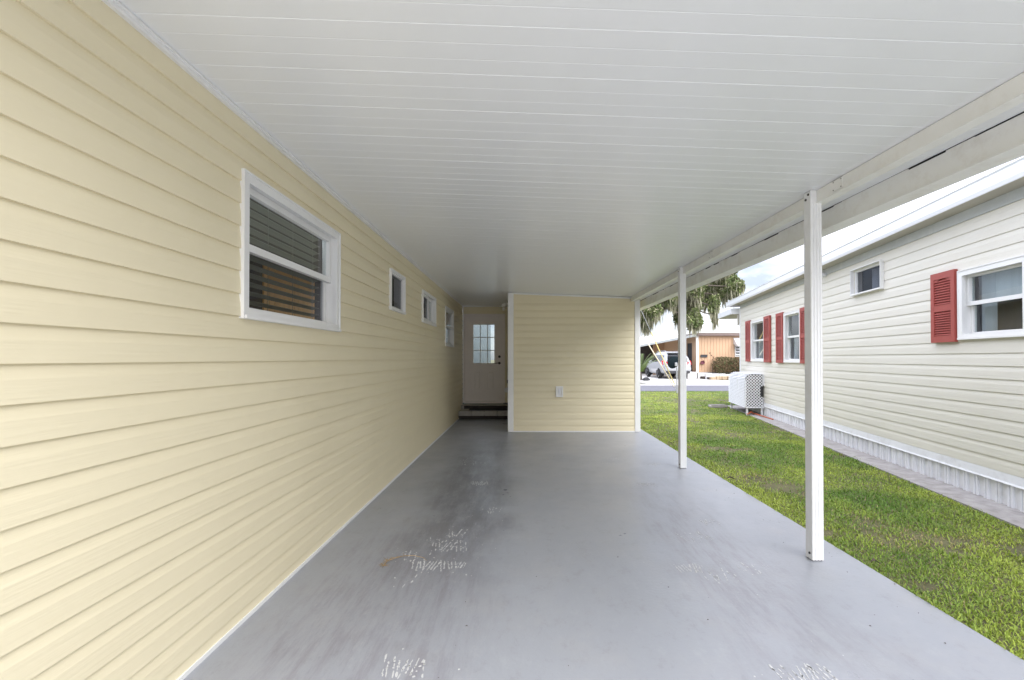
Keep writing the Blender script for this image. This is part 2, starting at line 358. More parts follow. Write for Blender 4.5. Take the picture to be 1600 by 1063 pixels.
def window(parent, xa, xb, za, zb, style='hung', inset=.0425, sw=.032, flange=.055, slats=0, proud=.022, inner='dark', curtain=None, rec=.05):
    f = MB().ring(xa, xb, za, zb, flange, .0, proud)
    f.ring(xa+.012, xb-.012, za+.012, zb-.012, min(.030, inset-.0125), -.099, -.0005)
    f.ring(xa, xb, za, zb, .010, proud, proud+.006)
    f.box(xa+.01, xb-.01, proud+.0065, proud+.016, za+.002, za+.020)
    p = obj('window', f, M['white'], parent)
    ia, ib, ja, jb = xa+inset, xb-inset, za+inset, zb-inset
    if style == 'hung':
        mz = (ja+jb)/2 + .012
        obj('sash', MB().ring(ia, ib, mz-.022, jb, .040, -rec-.012, -rec+.022), M['white'], p)
        obj('pane', MB().box(ia+.035, ib-.035, -rec-.006, -rec-.001, mz, jb-.035), M['glass'], p)
        obj('sash', MB().ring(ia+.002, ib-.002, ja, mz+.022, .034, -rec-.045, -rec-.015), M['white'], p)
        obj('pane', MB().box(ia+.03, ib-.03, -rec-.033, -rec-.028, ja+.03, mz+.01), M['screen'] if slats else M['glass'], p)
    elif style == 'fixed':
        obj('sash', MB().ring(ia, ib, ja, jb, sw, -rec-.012, -rec+.02), M['white'], p)
        obj('pane', MB().box(ia+sw-.004, ib-sw+.004, -rec-.006, -rec-.001, ja+sw-.004, jb-sw+.004), M['screen'], p)
    elif style == 'slider':
        mxx = (ia+ib)/2
        obj('sash', MB().ring(mxx-.02, ib, ja, jb, .034, -rec-.012, -rec+.02), M['white'], p)
        obj('pane', MB().box(mxx, ib-.03, -rec-.006, -rec-.001, ja+.03, jb-.03), M['screen'], p)
        obj('sash', MB().ring(ia, mxx+.02, ja, jb, .034, -rec-.042, -rec-.014), M['white'], p)
        obj('pane', MB().box(ia+.03, mxx, -rec-.033, -rec-.028, ja+.03, jb-.03), M['glass'], p)
    if slats:
        st = (jb-ja)/slats; w_ = .050
        for i in range(slats):
            z = ja + (i+.5)*st; dy = w_
            q = MB().prism([(-.115-dy, z-.009), (-.115-dy, z-.006), (-.115-dy*.5, z+.003), (-.115, z+.006), (-.115, z+.003), (-.115-dy*.5, z)], 0, ia+.01, ib-.01)
            obj('blind_slat', q, M['slat'], p)
        for fx in (.12, .37, .63, .88):
            x = ia + (ib-ia)*fx
            obj('blind_cord', MB().box(x-.0015, x+.0015, -.112, -.110, ja, jb), M['slat'], p)
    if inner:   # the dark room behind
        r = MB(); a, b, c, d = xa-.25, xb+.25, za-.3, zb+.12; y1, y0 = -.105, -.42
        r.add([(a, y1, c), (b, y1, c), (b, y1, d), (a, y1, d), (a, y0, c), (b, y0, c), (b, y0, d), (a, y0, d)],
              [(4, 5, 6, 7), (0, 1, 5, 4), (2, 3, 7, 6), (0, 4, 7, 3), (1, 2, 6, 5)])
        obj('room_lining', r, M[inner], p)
    if curtain:
        for (fa, fb, za_, zb_, mt) in curtain:
            c = MB(); n = 14; x0, x1 = ia+(ib-ia)*fa, ia+(ib-ia)*fb; z0, z1 = ja+(jb-ja)*za_, ja+(jb-ja)*zb_
            for i in range(n):
                u0, u1 = x0+(x1-x0)*i/n, x0+(x1-x0)*(i+1)/n
                y_ = [-.17+.018*(1 if q % 2 else -1) for q in (i, i+1)]
                c.prism([(u0, y_[0]), (u1, y_[1]), (u1, y_[1]-.003), (u0, y_[0]-.003)], 2, z0, z1)
            obj('curtain', c, M[mt], p)
    return p, (xa+.02, xb-.02, za+.02, zb-.02)

# ------------------------------------------------------------------ the yellow home (wall along Y at X = -1.446, local x = -Y)
WX = -1.446; CEIL = 2.60; SLOPE = .036
def ceil_z(x): return CEIL - SLOPE*(x - WX)
home = thing('mobile_home', 'long pale yellow clapboard mobile home with four white windows along the covered driveway', 'house', (WX, 0, 0), -math.pi/2)
holes = []
for (d0, d1, z0, z1, kw) in ((2.40, 3.67, 1.553, 2.317, dict(style='hung', slats=13, inner=None)),
                             (5.06, 5.66, 1.871, 2.317, dict(flange=.030, inset=.026, sw=.022, rec=.006, style='fixed', proud=.03)),
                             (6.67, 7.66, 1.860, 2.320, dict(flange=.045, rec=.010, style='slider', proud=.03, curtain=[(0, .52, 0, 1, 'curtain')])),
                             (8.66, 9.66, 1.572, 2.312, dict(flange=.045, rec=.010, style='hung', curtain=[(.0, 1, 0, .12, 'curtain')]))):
    p, h = window(home, -d1, -d0, z0, z1, **kw); holes.append(h)
siding(home, -11.2, 1.6, .072-.1148, .1148, .022, CEIL-.012, holes, M['yellow'])
obj('base_trim', MB().box(-11.2, 1.6, -.02, .018, .0005, .022), M['white'], home)
obj('top_trim', MB().box(-11.2, 1.6, -.02, .024, CEIL-.030, CEIL-.003).box(-11.2, 1.6, .024, .034, CEIL-.012, CEIL-.003), M['white'], home)
# room with wood panelling behind the big window
rm = MB(); xa, xb = -9.0, 1.2
rm.box(xa, xb, -3.2, -.11, .30, .34); rm.box(xa, xb, -2.279, -.86, 2.70, 2.75)  # ceiling stops short, left open to let daylight onto the panelling
rm.box(xa, -8.40, -2.32, -2.28, .34, 2.75); rm.box(-6.75, xb, -2.32, -2.28, .34, 2.75)
obj('interior_wall', rm, M['dark'], home)
for i in range(11):
    x = -8.40 + i*.15
    obj('wood_panel', MB().bbox(x+.002, x+.148, -2.30, -2.26, .34, 2.75, .004), M['wood'], home)
# the recessed end wall with the door (faces the camera at Y = 11.2)
EY = 11.2; kk = EY/740
dx0, dx1, dz0, dz1 = -1.392, -.482, .336, 2.355
ew = MB()
entry = thing('entry_wall', 'narrow yellow end wall around the white door at the back of the passage', 'wall', (-.84, EY, 0), math.pi)
def ex(x): return -(x + .84)                # world X -> local x of the end wall
siding(entry, ex(-.20), ex(-1.43), .072-.1148, .1148, .30, CEIL-.035, [(ex(dx1+.045), ex(dx0-.03), .2, dz1+.045)], M['yellow'], back=-.12)
obj('top_trim', MB().box(ex(-.20), ex(-1.43), -.02, .018, CEIL-.034, CEIL-.004), M['white'], entry)
obj('corner_trim', MB().box(ex(-1.418), ex(-1.43), .014, .035, .3, CEIL-.036), M['white'], entry)
obj('door_frame', MB().box(ex(dx1+.045), ex(dx1+.004), -.12, .024, .30, dz1+.045).box(ex(dx0-.004), ex(dx0-.028), -.12, .024, .30, dz1+.045)
    .box(ex(dx1+.0035), ex(dx0-.0035), -.12, .024, dz1+.004, dz1+.045).box(ex(dx1+.0035), ex(dx0-.0035), -.12, .05, .288, dz0-.004), M['door'], entry)
gx0, gx1, gz0, gz1 = -1.196, -.681, 1.229, 2.152
dd = MB(); y0, y1 = -.07, -.025
dd.box(ex(dx1), ex(gx1), y0, y1, dz0, dz1).box(ex(gx0), ex(dx0), y0, y1, dz0, dz1).box(ex(gx1), ex(gx0), y0, y1, dz0, gz0).box(ex(gx1), ex(gx0), y0, y1, gz1, dz1)
door = obj('entry_door', dd, M['door'], entry)
obj('pane', MB().box(ex(gx1), ex(gx0), -.050, -.045, gz0, gz1), M['glass'], door)
mu = MB().ring(ex(gx1)-.025, ex(gx0)+.025, gz0-.025, gz1+.025, .034, -.0245, -.008)
obj('lite_frame', mu, M['door'], door)
for i in (1, 2):
    x = ex(gx1) + (ex(gx0)-ex(gx1))*i/3; obj('muntin', MB().box(x-.009, x+.009, -.044, -.020, gz0, gz1), M['white'], door)
    z = gz0 + (gz1-gz0)*i/3; obj('muntin', MB().box(ex(gx1), ex(gx0), -.0435, -.021, z-.009, z+.009), M['white'], door)
for (a, b) in ((739.7, 752.5), (760.4, 773.2)):
    pa, pb = (a-818)*kk, (b-818)*kk
    za, zb = 1.35-(609.5-560)*kk, 1.35-(579-560)*kk
    obj('door_panel', MB().ring(ex(pb), ex(pa), za, zb, .022, -.0245, -.013).bbox(ex(pb)+.04, ex(pa)-.04, -.0245, -.010, za+.04, zb-.04, .008), M['door'], door)
hx = ex((780.3-818)*kk)
obj('deadbolt', MB().cyl((hx, -.013, 1.35-(557.5-560)*kk), 1, .032, .022, 16), M['bronze'], door)
obj('lever_handle', MB().cyl((hx, -.013, 1.235), 1, .030, .022, 16).tube([(hx, .002, 1.235), (hx, .035, 1.235), (hx+.03, .04, 1.236), (hx+.11, .04, 1.232)], [.011, .011, .010, .008], 8), M['bronze'], door)
obj('outlet_box', MB().bbox(ex(-.36)-.03, ex(-.36)+.03, .012, .05, .76, .84), M['bronze'], entry)
obj('hose_bib', MB().cyl((ex(-.40), .04, .60), 1, .06, .018, 10).bbox(ex(-.40)-.03, ex(-.40)+.03, .062, .075, .58, .63), M['white'], entry)
# roofless room behind the door, made up to brighten its panes
sr = MB()
sr.box(ex(1.2), ex(-2.6), -4.0, -.125, .26, .30)
sr.box(ex(-1.75), ex(-1.8), -3.9, -.13, .30, 2.6)
sr.box(ex(1.2), ex(-1.75), -3.95, -3.9, .30, 1.15); sr.box(ex(1.2), ex(-.75), -3.95, -3.9, 1.15, 2.6); sr.box(ex(-1.05), ex(-1.75), -3.95, -3.9, 1.15, 2.6)
sr.box(ex(-.12), ex(-.18), -3.9, -.13, .30, 2.6)
obj('open_room_wall', sr, M['roompale'], entry)

# steps and mat
st = thing('entry_steps', 'two low paved steps below the white back door', 'steps', (-.85, 10.4, 0))
obj('base', MB().box(-1.44, -.30, 10.50, 11.18, .001, .085), M['stepshade'], st, True)  # dark block painting the shade below the overhanging pavers
for i in range(4):
    a = -1.43 + i*.285
    obj('paver', MB().bbox(a+.003, min(a+.282, -.295), 10.39, 10.86, .0855, .190, .006), M['paver'], st, True)
obj('upper_step', MB().bbox(-1.43, -.295, 10.862, 11.14, .0855, .272, .006), M['paver'], st, True)
obj('riser_shade', MB().box(-1.36, -.30, 10.850, 10.8615, .192, .262), M['stepshade'], st, True)  # dark strip painting shade onto the upper step's face
dm = thing('door_mat', 'black rubber mat lying on the lower entry step', 'mat', (-.72, 10.6, .19))
obj('mat_body', MB().bbox(-1.22, -.33, 10.50, 10.84, .1905, .206, .004), M['mat'], dm, True)
ri = MB()
for i in range(12): ri.box(-1.20, -.35, 10.515+i*.0265, 10.525+i*.0265, .2065, .210)
obj('mat_ribs', ri, M['mat'], dm, True)

# ------------------------------------------------------------------ storage shed at the end of the carport
SY = 8.69; SX0, SX1 = -.288, 2.137; sk = SY/740
shed = thing('storage_shed', 'pale yellow clapboard shed with white corners at the end of the carport', 'shed', (.9, SY, 0), math.pi)
def sx(x): return -(x - .9)
ox, oz = .657, .74
siding(shed, sx(SX1-.10), sx(SX0+.105), .12-.1245, .1245, .022, 2.43, [], M['yellow'], back=-.05)
def topz(x): return ceil_z(x) - .012
tp = MB().prism([(sx(SX1-.1), 2.43), (sx(SX0+.105), 2.43), (sx(SX0+.105), topz(SX0)), (sx(SX1-.1), topz(SX1))][::-1], 1, -.05, .009)
obj('siding_board', tp, M['yellow'], shed)
obj('top_trim', MB().prism([(sx(SX1-.1), topz(SX1)-.022), (sx(SX0+.105), topz(SX0)-.022), (sx(SX0+.105), topz(SX0)+.004), (sx(SX1-.1), topz(SX1)+.004)][::-1], 1, .0095, .028), M['white'], shed)
obj('base_trim', MB().box(sx(SX1-.1), sx(SX0+.105), -.05, .020, .001, .0215), M['white'], shed)
for a, b in ((SX0, SX0+.105), (SX1-.1, SX1)):
    obj('corner_post', MB().bbox(sx(b), sx(a), -.11, .026, .002, ceil_z((a+b)/2)-.006, .006), M['white'], shed)
for xx in (SX0+.01, SX1-.06):               # side walls
    wmb = MB()
    for i in range(20):
        z = .02 + i*.1245; out = .010
        wmb.prism([(z, sx(xx+.05)), (z, sx(xx)), (z+.1245, sx(xx)), (z+.1245, sx(xx+.05))], 1, -3.3, -.111, None) if False else wmb.box(sx(xx+.05), sx(xx), -3.3, -.111, z, min(z+.1240, 2.5))
    obj('side_wall', wmb, M['yellow'], shed)
ob = obj('outlet_box', MB().ring(sx(ox+.066), sx(ox-.066), oz-.098, oz+.098, .026, .010, .045).box(sx(ox+.04), sx(ox-.04), .010, .024, oz-.072, oz+.072), M['white'], shed)
obj('socket', MB().bbox(sx(ox+.022), sx(ox-.022), .0245, .034, oz-.05, oz+.05, .003), M['skirt'], ob)
pl = obj('porch_light', MB().bbox(sx(SX0-.001), sx(SX0-.02), -.95, -.80, 2.36, 2.50, .006).tube([(sx(SX0-.01), -.87, 2.44), (sx(SX0-.13), -.86, 2.44)], .018, 8).cyl((sx(SX0-.11), -.86, 2.415), 2, .05, .03, 12), M['white'], shed)
obj('bulb', MB().tube([(sx(SX0-.11), -.86, 2.39), (sx(SX0-.11), -.86, 2.36), (sx(SX0-.11), -.86, 2.32), (sx(SX0-.11), -.86, 2.31)], [.018, .036, .028, .008], 12), M['bulb'], pl, smooth=True)

# ------------------------------------------------------------------ carport: roof panels, beam, gutter, posts
RY0 = 0.5
cp = thing('carport', 'white aluminium carport with grooved ceiling, side beam and slim posts', 'carport', (1.96, 3.2, 0))
rmI = rootm(cp).inverted()
PW = .30
pan = MB(); X0, X1 = WX + .003, 2.262
def shear(q): return (q[0], q[1], q[2] - SLOPE*(q[0]-WX))
poly = [(0.0006, .05), (.0006, .0018), (.003, 0)]
for g in (.1, .2): poly += [(g-.0035, 0), (g-.001, .0008), (g+.001, .0008), (g+.0035, 0)]
poly += [(PW-.003, 0), (PW-.0006, .0018), (PW-.0006, .05)]
pan.prism([(y, z+CEIL) for y, z in poly], 0, X0, X1, shear)
npan = int((SY + 2.95 - RY0)/PW)
first = None
for i in range(npan):
    y = RY0 + i*PW
    if first is None:
        o = first = obj('roof_panel', pan, M['pan'], cp)
    else: o = copy(first, cp)
    o.location = (-1.96, y-3.2, 0)
BX = 1.966; bz1 = ceil_z(BX) - .003
obj('beam', MB().prism([(BX, 2.389), (BX+.062, 2.389), (BX+.062, ceil_z(BX+.062)-.003), (BX, bz1)], 1, RY0, SY-.03), M['beam'], cp, True)
ln = MB(); y = RY0                           # thin broken joint line where beam meets panels
obj('beam_lip', MB().box(BX-.006, BX-.0005, RY0, SY-.03, 2.389, 2.400), M['beam'], cp, True)
for d in (2.95, 4.95):
    cpl = obj('cover_plate', MB().bbox(BX-.005, BX-.0005, d-.048, d+.048, 2.403, bz1-.004, .002), M['beam'], cp, True)
    for a in (-.036, .036):
        for b in (2.412, bz1-.014): obj('screw', MB().cyl((BX-.006, d+a, b), 0, .003, .004, 6), M['bolt'], cpl, True)
GX = 2.266; gb = 2.318
gtop = ceil_z(GX)
gm = MB(); y = RY0
while y < SY + 2.0:                          # inner flange with an uneven gap below the panels
    l = random.choice((.03, .05, .09, .16, .25)); g = random.choice((-.0016, -.0016, -.0016, .001, .004, .007)) if random.random() < .85 else .008
    ye = min(y+l, SY+2.0)
    gm.box(GX, GX+.006, y, ye, gb+.006, gtop - .0015 - g); y = ye
gm.prism([(GX, gb), (GX+.125, gb), (GX+.125, gtop+.06), (GX+.119, gtop+.06), (GX+.119, gb+.0055), (GX, gb+.0055)], 1, RY0, SY+2.0)
gm.box(GX-.010, GX-.0005, RY0, SY+2.0, gb, gb+.010)
gut = obj('gutter', gm, M['gutter'], cp, True)
obj('gutter_gap_shade', MB().box(GX+.0065, GX+.118, RY0+.01, SY+1.99, gtop-.03, gtop-.028).box(X1+.001, GX+.118, RY0+.01, SY+1.99, gtop+.04, gtop+.043), M['dark'], gut, True)  # dark sheets added inside the gutter to keep its gap unlit
obj('front_fascia', MB().prism([(X0, ceil_z(X0)-.03), (GX+.12, ceil_z(GX+.12)-.03), (GX+.12, ceil_z(GX+.12)+.08), (X0, ceil_z(X0)+.08)], 1, RY0-.03, RY0-.001), M['gutter'], cp, True)
PX0, PX1 = 1.921, 1.998
def post(py):
    w = PX1-PX0
    rib = []
    for c in (.24, .5, .76): rib += [(PX0+w*(c-.055), py), (PX0+w*(c-.03), py+.0045), (PX0+w*(c+.03), py+.0045), (PX0+w*(c+.055), py)]
    po = [(PX0+.004, py)] + rib + [(PX1-.004, py), (PX1, py+.004), (PX1, py+.076), (PX1-.004, py+.08), (PX0+.004, py+.08), (PX0, py+.076), (PX0, py+.004)]
    mb = MB().prism(po, 2, .006, 2.3885)
    mb.prism([(PX0+.0035, py), (PX0+.043, py), (PX0+.043, py+.08), (PX0+.0035, py+.08), (PX0, py+.076), (PX0, py+.004)], 2, 2.3886, ceil_z(PX0)-.004)
    p = obj('post', mb, M['post'], cp, True)
    for a, z in ((.022, 2.452), (.05, 2.425), (.03, .045)):
        obj('bolt', MB().cyl((PX0-.002, py+a, z), 0, .008, .0075, 10), M['bolt'], p, True)
    obj('base_bracket', MB().box(PX0+.008, PX1-.008, py+.008, py+.072, .0005, .0058), M['bolt'], p, True)
for py in (3.16, 5.81): post(py)

# ------------------------------------------------------------------ neighbour's house, own frame: x along the wall, y towards us
nb = thing('neighbour_home', "cream clapboard home with red shutters beyond the lawn", 'house', (WX0, 0, 0), math.pi/2 - TH)
def tD(d): return d/math.cos(TH)
nh = []
def nwin(d0, d1, z0, z1, **kw):
    p, h = window(nb, tD(d0), tD(d1), z0, z1, **kw); nh.append(h)
nwin(4.10, 4.94, 1.54, 2.26, style='hung', proud=.03, flange=.06, inner='bluecurtain', curtain=[(.80, 1, 0, 1, 'curtain'), (0, .80, .55, 1, 'curtain')], rec=.045)
nwin(6.32, 7.12, 2.28, 2.67, style='fixed', proud=.05, flange=.012, inset=.022, sw=.02, inner='bluecurtain', curtain=[(.6, .8, .1, 1, 'curtain')], rec=.03)
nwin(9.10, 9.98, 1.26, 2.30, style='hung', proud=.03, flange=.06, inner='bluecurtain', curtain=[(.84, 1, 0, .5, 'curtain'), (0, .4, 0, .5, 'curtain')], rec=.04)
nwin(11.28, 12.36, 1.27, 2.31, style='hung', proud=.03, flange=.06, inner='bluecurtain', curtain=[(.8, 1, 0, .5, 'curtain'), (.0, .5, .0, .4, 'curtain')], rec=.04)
siding(nb, tD(-2), tD(13.40), .267+.022, .1235, .29, 2.76, nh, M['cream'], butt=.011)
for (a, b, z0, z1, n) in ((4.96, 5.33, 1.523, 2.288, 10), (10.00, 10.41, 1.25, 2.325, 14), (8.66, 9.07, 1.25, 2.31, 14), (12.39, 12.80, 1.262, 2.345, 14), (10.82, 11.25, 1.255, 2.335, 14)):
    shutter(nb, tD(a), tD(b), z0, z1, n)
obj('corner_trim', MB().bbox(tD(13.40)+.001, tD(13.40)+.09, -.09, .024, .19, 2.76, .006), M['white'], nb)
obj('end_wall', MB().box(tD(13.40)+.001, tD(13.40)+.06, -7, -.091, .0, 2.87), M['cream'], nb)
obj('rear_lining', MB().box(tD(-2), tD(13.4), -1.9, -1.85, .0, 2.87), M['dark'], nb)
obj('skirting_band', MB().prism([(-.05, .195), (.026, .195), (.018, .212), (.010, .2885), (-.05, .2885)], 0, tD(-2), tD(13.40)), M['skirt'], nb)
sk_first = None
for i in range(36):
    x = tD(-1.9) + i*.42
    if x + .42 > tD(13.5): break
    mb = MB().box(x+.001, x+.419, -.05, -.012, -.03, .1945)
    for rx in (.035, .075, .18, .215, .32, .355):
        mb.prism([(x+rx-.013, -.0122), (x+rx+.013, -.0122), (x+rx+.010, .008), (x+rx-.010, .008)], 2, -.03, .193)
    obj('skirting_panel', mb, M['skirt'], nb)
fr = tD(-2)
while fr < tD(13.4):
    e = min(fr+3.03, tD(13.4)+.05)
    obj('frieze_board', MB().box(fr+.003, e-.003, -.05, .014, 2.762, 2.868), M['frieze'], nb); fr = e
obj('soffit', MB().box(tD(-2), tD(13.40)+.75, -.30, .205, 2.870, 2.884), M['soffit'], nb)
rf = obj('roof', MB().prism([(-7, 2.886), (.207, 2.886), (.207, 3.006), (-3.5, 3.23), (-7, 3.006)], 0, tD(-2), tD(13.40)+.72), M['greyroof'], nb)
obj('fascia', MB().prism([(.208, 2.862), (.222, 2.862), (.234, 2.90), (.231, 2.995), (.242, 3.008), (.242, 3.014), (.208, 3.014)], 0, tD(-2), tD(13.40)+.76), M['fascia'], nb)
obj('porch_roof', MB().prism([(-2.2, 2.62), (.24, 2.62), (.24, 2.78), (-2.2, 2.80)], 0, tD(13.55), tD(15.2)), M['fascia'], nb)
obj('porch_soffit', MB().box(tD(13.57), tD(15.18), -2.15, .20, 2.606, 2.6195), M['soffit'], nb)
obj('downspout', MB().bbox(tD(13.42)+.10, tD(13.42)+.17, .0, .06, 2.30, 2.60, .008), M['soffit'], nb)
obj('floodlight', MB().cyl((tD(8.05), .03, 2.77), 1, .04, .05, 12).tube([(tD(8.05), .05, 2.77), (tD(8.05), .10, 2.75), (tD(8.0), .13, 2.74)], [.015, .02, .035], 8), M['skirt'], nb)

# ------------------------------------------------------------------ air conditioner cover
AX, AL, AN = tD(11.32), 1.62, .44           # along-wall start, length, projection from the wall
ac = thing('air_conditioner', 'white slatted air conditioner cover with lattice end beside the cream wall', 'air conditioner', (*wl(AX, .2), 0), math.pi/2 - TH)
def acp(x, y, z): return (x, y-.2, z)
def arc(n=6):                                # outline from the bottom of the outer face up over the shoulder to the wall
    ptsq = [(AN, .16)] ; r = .14
    zt = .965
    for i in range(18): ptsq.append((AN, .16+(zt-r-.16)*(i+1)/18))
    for i in range(1, 7): a = i/6*math.pi/2; ptsq.append((AN-r+r*math.cos(a), zt-r+r*math.sin(a)))
    for i in range(1, 6): ptsq.append((AN-r-(AN-r-.03)*i/5, zt))
    return ptsq
ol = arc()
for i, ((ya, za), (yb, zb)) in enumerate(zip(ol, ol[1:])):
    t = Vector((yb-ya, zb-za)); nrm = Vector((t.y, -t.x)).normalized()
    a, b = Vector((ya, za))+t*.10, Vector((ya, za))+t*.90
    o1 = nrm*.016
    q = [(a.x-.2, a.y), ((a+o1).x-.2, (a+o1).y), ((b+o1*.15).x-.2, (b+o1*.15).y), (b.x-.2, b.y)]
    obj('slat', MB().prism(q, 0, .02, AL), M['acwhite'], ac)
core = MB().prism([(y-.2-.02*(y > .2), z-.015) for y, z in ol] + [(.03-.2, .16)], 0, .06, AL-.02)
obj('inner_unit', core, M['darkplastic'], ac)
obj('batten', MB().prism([(y-.2+.013*(y >= AN-.001), z+.013*(z > .9)) for y, z in ol[11:]] + [(y-.2, z) for y, z in ol[11:]][::-1], 0, AL*.40, AL*.40+.07), M['acwhite'], ac)
for (x, y) in ((.05, AN-.05), (AL-.06, AN-.05), (.05, .06)):
    obj('leg', MB().bbox(x-.02, x+.02, y-.22, y-.18, -.03, .16, .004), M['acwhite'], ac)
# lattice end: crossing strips, with the notch near the wall
la = MB(); step = .066; sw = .0118
def inside(y, z):
    if not (.012 < y < AN-.006 and .165 < z < .955): return False
    if y > AN-.14 and z > .965-.14 and (y-(AN-.14))**2 + (z-(.965-.14))**2 > .136**2: return False
    return not (y < .10 and .42 < z < .68)
for fam, dy in ((1, 0), (-1, .004)):
    for i in range(-30, 50):
        c = i*step*math.sqrt(2)*.75
        prev = None; run = []
        for j in range(0, 120):
            y = j*.004*1.0 ; z = c + fam*y
            if inside(y, z): run.append((y, z))
            if (not inside(y, z) or j == 119) and run:
                if len(run) > 2:
                    (ya, za), (yb, zb) = run[0], run[-1]; s = sw
                    la.prism([(ya-.2, za-s), (yb-.2, zb-s), (yb-.2, zb+s), (ya-.2, za+s)], 0, .004+dy, .008+dy)
                run = []
obj('lattice', la, M['acwhite'], ac)
obj('lattice_frame', MB().box(.0, .014, AN-.218, AN-.198, .16, .82).box(0, .014, -.19, AN-.2185, .155, .175).box(0, .014, -.19, -.168, .69, .93), M['acwhite'], ac)
hz = [(*wl(AX-.05+.02*i, .40-.028*i), .01+.05*math.sin(i*.5)**2) for i in range(-1, 8)] + [(*wl(AX-.62, .12), .0), (*wl(AX-.9, .10), .0)]
hs = thing('garden_hose', 'short orange red hose on the ground below the lattice end', 'hose', hz[4])
obj('hose_line', MB().tube(hz, .013, 8), M['hose'], hs, True, True)
px, py = wl(AX+AL+.2, .62)
sb = thing('splash_block', 'flat grey concrete block on the grass beside the slatted cover', 'block', (px, py, 0))
obj('block_body', MB().bbox(px-.3, px+.15, py-.12, py+.12, -.02, .035, .01).box(px-.3, px+.15, py-.12, py-.09, .034, .06).box(px-.3, px+.15, py+.09, py+.12, .034, .06), M['paver'], sb, True)

# ------------------------------------------------------------------ grass
def vnoise(x, y, s, seed=0):
    r = np.random.default_rng(seed); G = r.random((64, 64)); u, v = x/s, y/s
    i, j = np.floor(u).astype(int), np.floor(v).astype(int); fu, fv = u-i, v-j
    fu, fv = fu*fu*(3-2*fu), fv*fv*(3-2*fv); g = lambda a, b: G[a % 64, b % 64]
    return g(i, j)*(1-fu)*(1-fv) + g(i+1, j)*fu*(1-fv) + g(i, j+1)*(1-fu)*fv + g(i+1, j+1)*fu*fv
def mesh_np(name, verts, faces_flat, loop_tot, tint, m):
    me = bpy.data.meshes.new(name); me.vertices.add(len(verts)); me.vertices.foreach_set('co', verts.astype(np.float32).ravel())
    me.loops.add(len(faces_flat)); me.loops.foreach_set('vertex_index', faces_flat.astype(np.int32))
    me.polygons.add(len(loop_tot)); ls = np.concatenate(([0], np.cumsum(loop_tot)[:-1]))
    me.polygons.foreach_set('loop_start', ls.astype(np.int32)); me.polygons.foreach_set('loop_total', loop_tot.astype(np.int32))
    a = me.attributes.new('tint', 'FLOAT_COLOR', 'POINT'); a.data.foreach_set('color', np.hstack([tint, np.ones((len(tint), 1))]).astype(np.float32).ravel())
    me.update(calc_edges=True); me.validate(); me.materials.append(m)
    return me
lawn = MB().add([(2.236, -7, -.03), (WX0-.30-7*WSL, -7, -.03), (*wl(13.9, .30), -.03), (*wl(13.9, -.2), -.03), (30, 16, -.03), (30, 19.745, -.03), (-20, 19.745, -.03), (-20, 11.7, -.03), (2.236, 11.7, -.03)],
                [(0, 1, 2, 8), (8, 2, 3, 4, 5, 6, 7)])
struct('lawn', lawn, M['earth'])
P = []
for (ya, yb, xa, xb, den) in ((1.3, 3.2, 2.23, 5.2, 9000), (3.2, 5.0, 2.23, 5.2, 7000), (5.0, 8.0, 2.23, 5.6, 4600), (8.0, 11.5, 2.23, 6.3, 2300), (11.5, 15, 1.0, 9.5, 1200), (15, 19.72, .5, 11, 750)):
    n = int((yb-ya)*(xb-xa)*den); q = np.column_stack([RNG.uniform(xa, xb, n), RNG.uniform(ya, yb, n)]); P.append(q)
P = np.vstack(P); x, y = P.T
tt = (x-WX0)*math.sin(TH) + y*math.cos(TH); nn = -(x-WX0)*math.cos(TH) + y*math.sin(TH)
edge = .325 + (vnoise(x, y, .25, 3)-.5)*.10
keep = ((nn > edge) | (tt > 14.0)) & (x > 2.247 - .05*vnoise(x, y, .10, 5)**2)
bare = vnoise(x, y, .55, 11)*.6 + vnoise(x, y, .17, 12)*.4
keep &= (RNG.random(len(x)) < np.clip((bare-.17)/.2, .12, 1))
# one worn brown spot beside the slab
spot = np.maximum.reduce([np.exp(-(((x-2.43)/.17)**2 + ((y-2.86)/.11)**2)), .75*np.exp(-(((x-2.62)/.28)**2 + ((y-5.4)/.22)**2)), .6*np.exp(-(((x-3.1)/.3)**2 + ((y-3.6)/.15)**2)), .6*np.exp(-(((x-2.5)/.15)**2 + ((y-7.6)/.4)**2))])
spot *= .6+.8*vnoise(x, y, .09, 77); keep &= RNG.random(len(x)) > spot*.85
P = P[keep]; x, y = P.T; bare = bare[keep]; spot = spot[keep]; n = len(P)
dist = np.hypot(x, y)
az = RNG.uniform(0, 2*np.pi, n); ln_ = RNG.uniform(.016, .037, n)*(1+.5*np.exp(-((x-2.24)/.04)**2))*(1+.3*(vnoise(x, y, .3, 21)-.5)); wd = RNG.uniform(.0019, .0037, n)*(1+np.clip(dist-4, 0, 12)*.14)
lean = RNG.uniform(.35, 1.35, n)
dx, dy = np.cos(az), np.sin(az); sxn, syn = -dy, dx
z0 = np.where(x < 2.236, -.001, -.032)
def pt(f, hfac): return np.column_stack([x+dx*ln_*f*np.sin(lean), y+dy*ln_*f*np.sin(lean), z0+ln_*hfac])
b0, m0, t0 = pt(0, 0), pt(.45, .62*np.cos(lean*.7)), pt(1.0, .95*np.cos(lean*.95))
side = np.column_stack([sxn, syn, np.zeros(n)])*wd[:, None]
V = np.stack([b0-side*.8, b0+side*.8, m0+side, m0-side, t0], 1).reshape(-1, 3)
bi = np.arange(n)*5
F = np.column_stack([bi, bi+1, bi+2, bi+3, bi+3, bi+2, bi+4]).ravel(); LT = np.tile([4, 3], n)
pa = vnoise(x, y, 1.1, 31)*.55 + vnoise(x, y, .3, 32)*.45; rnd = RNG.random(n)
gre, yel, bro = np.array([.12, .225, .032]), np.array([.37, .45, .075]), np.array([.36, .30, .14])
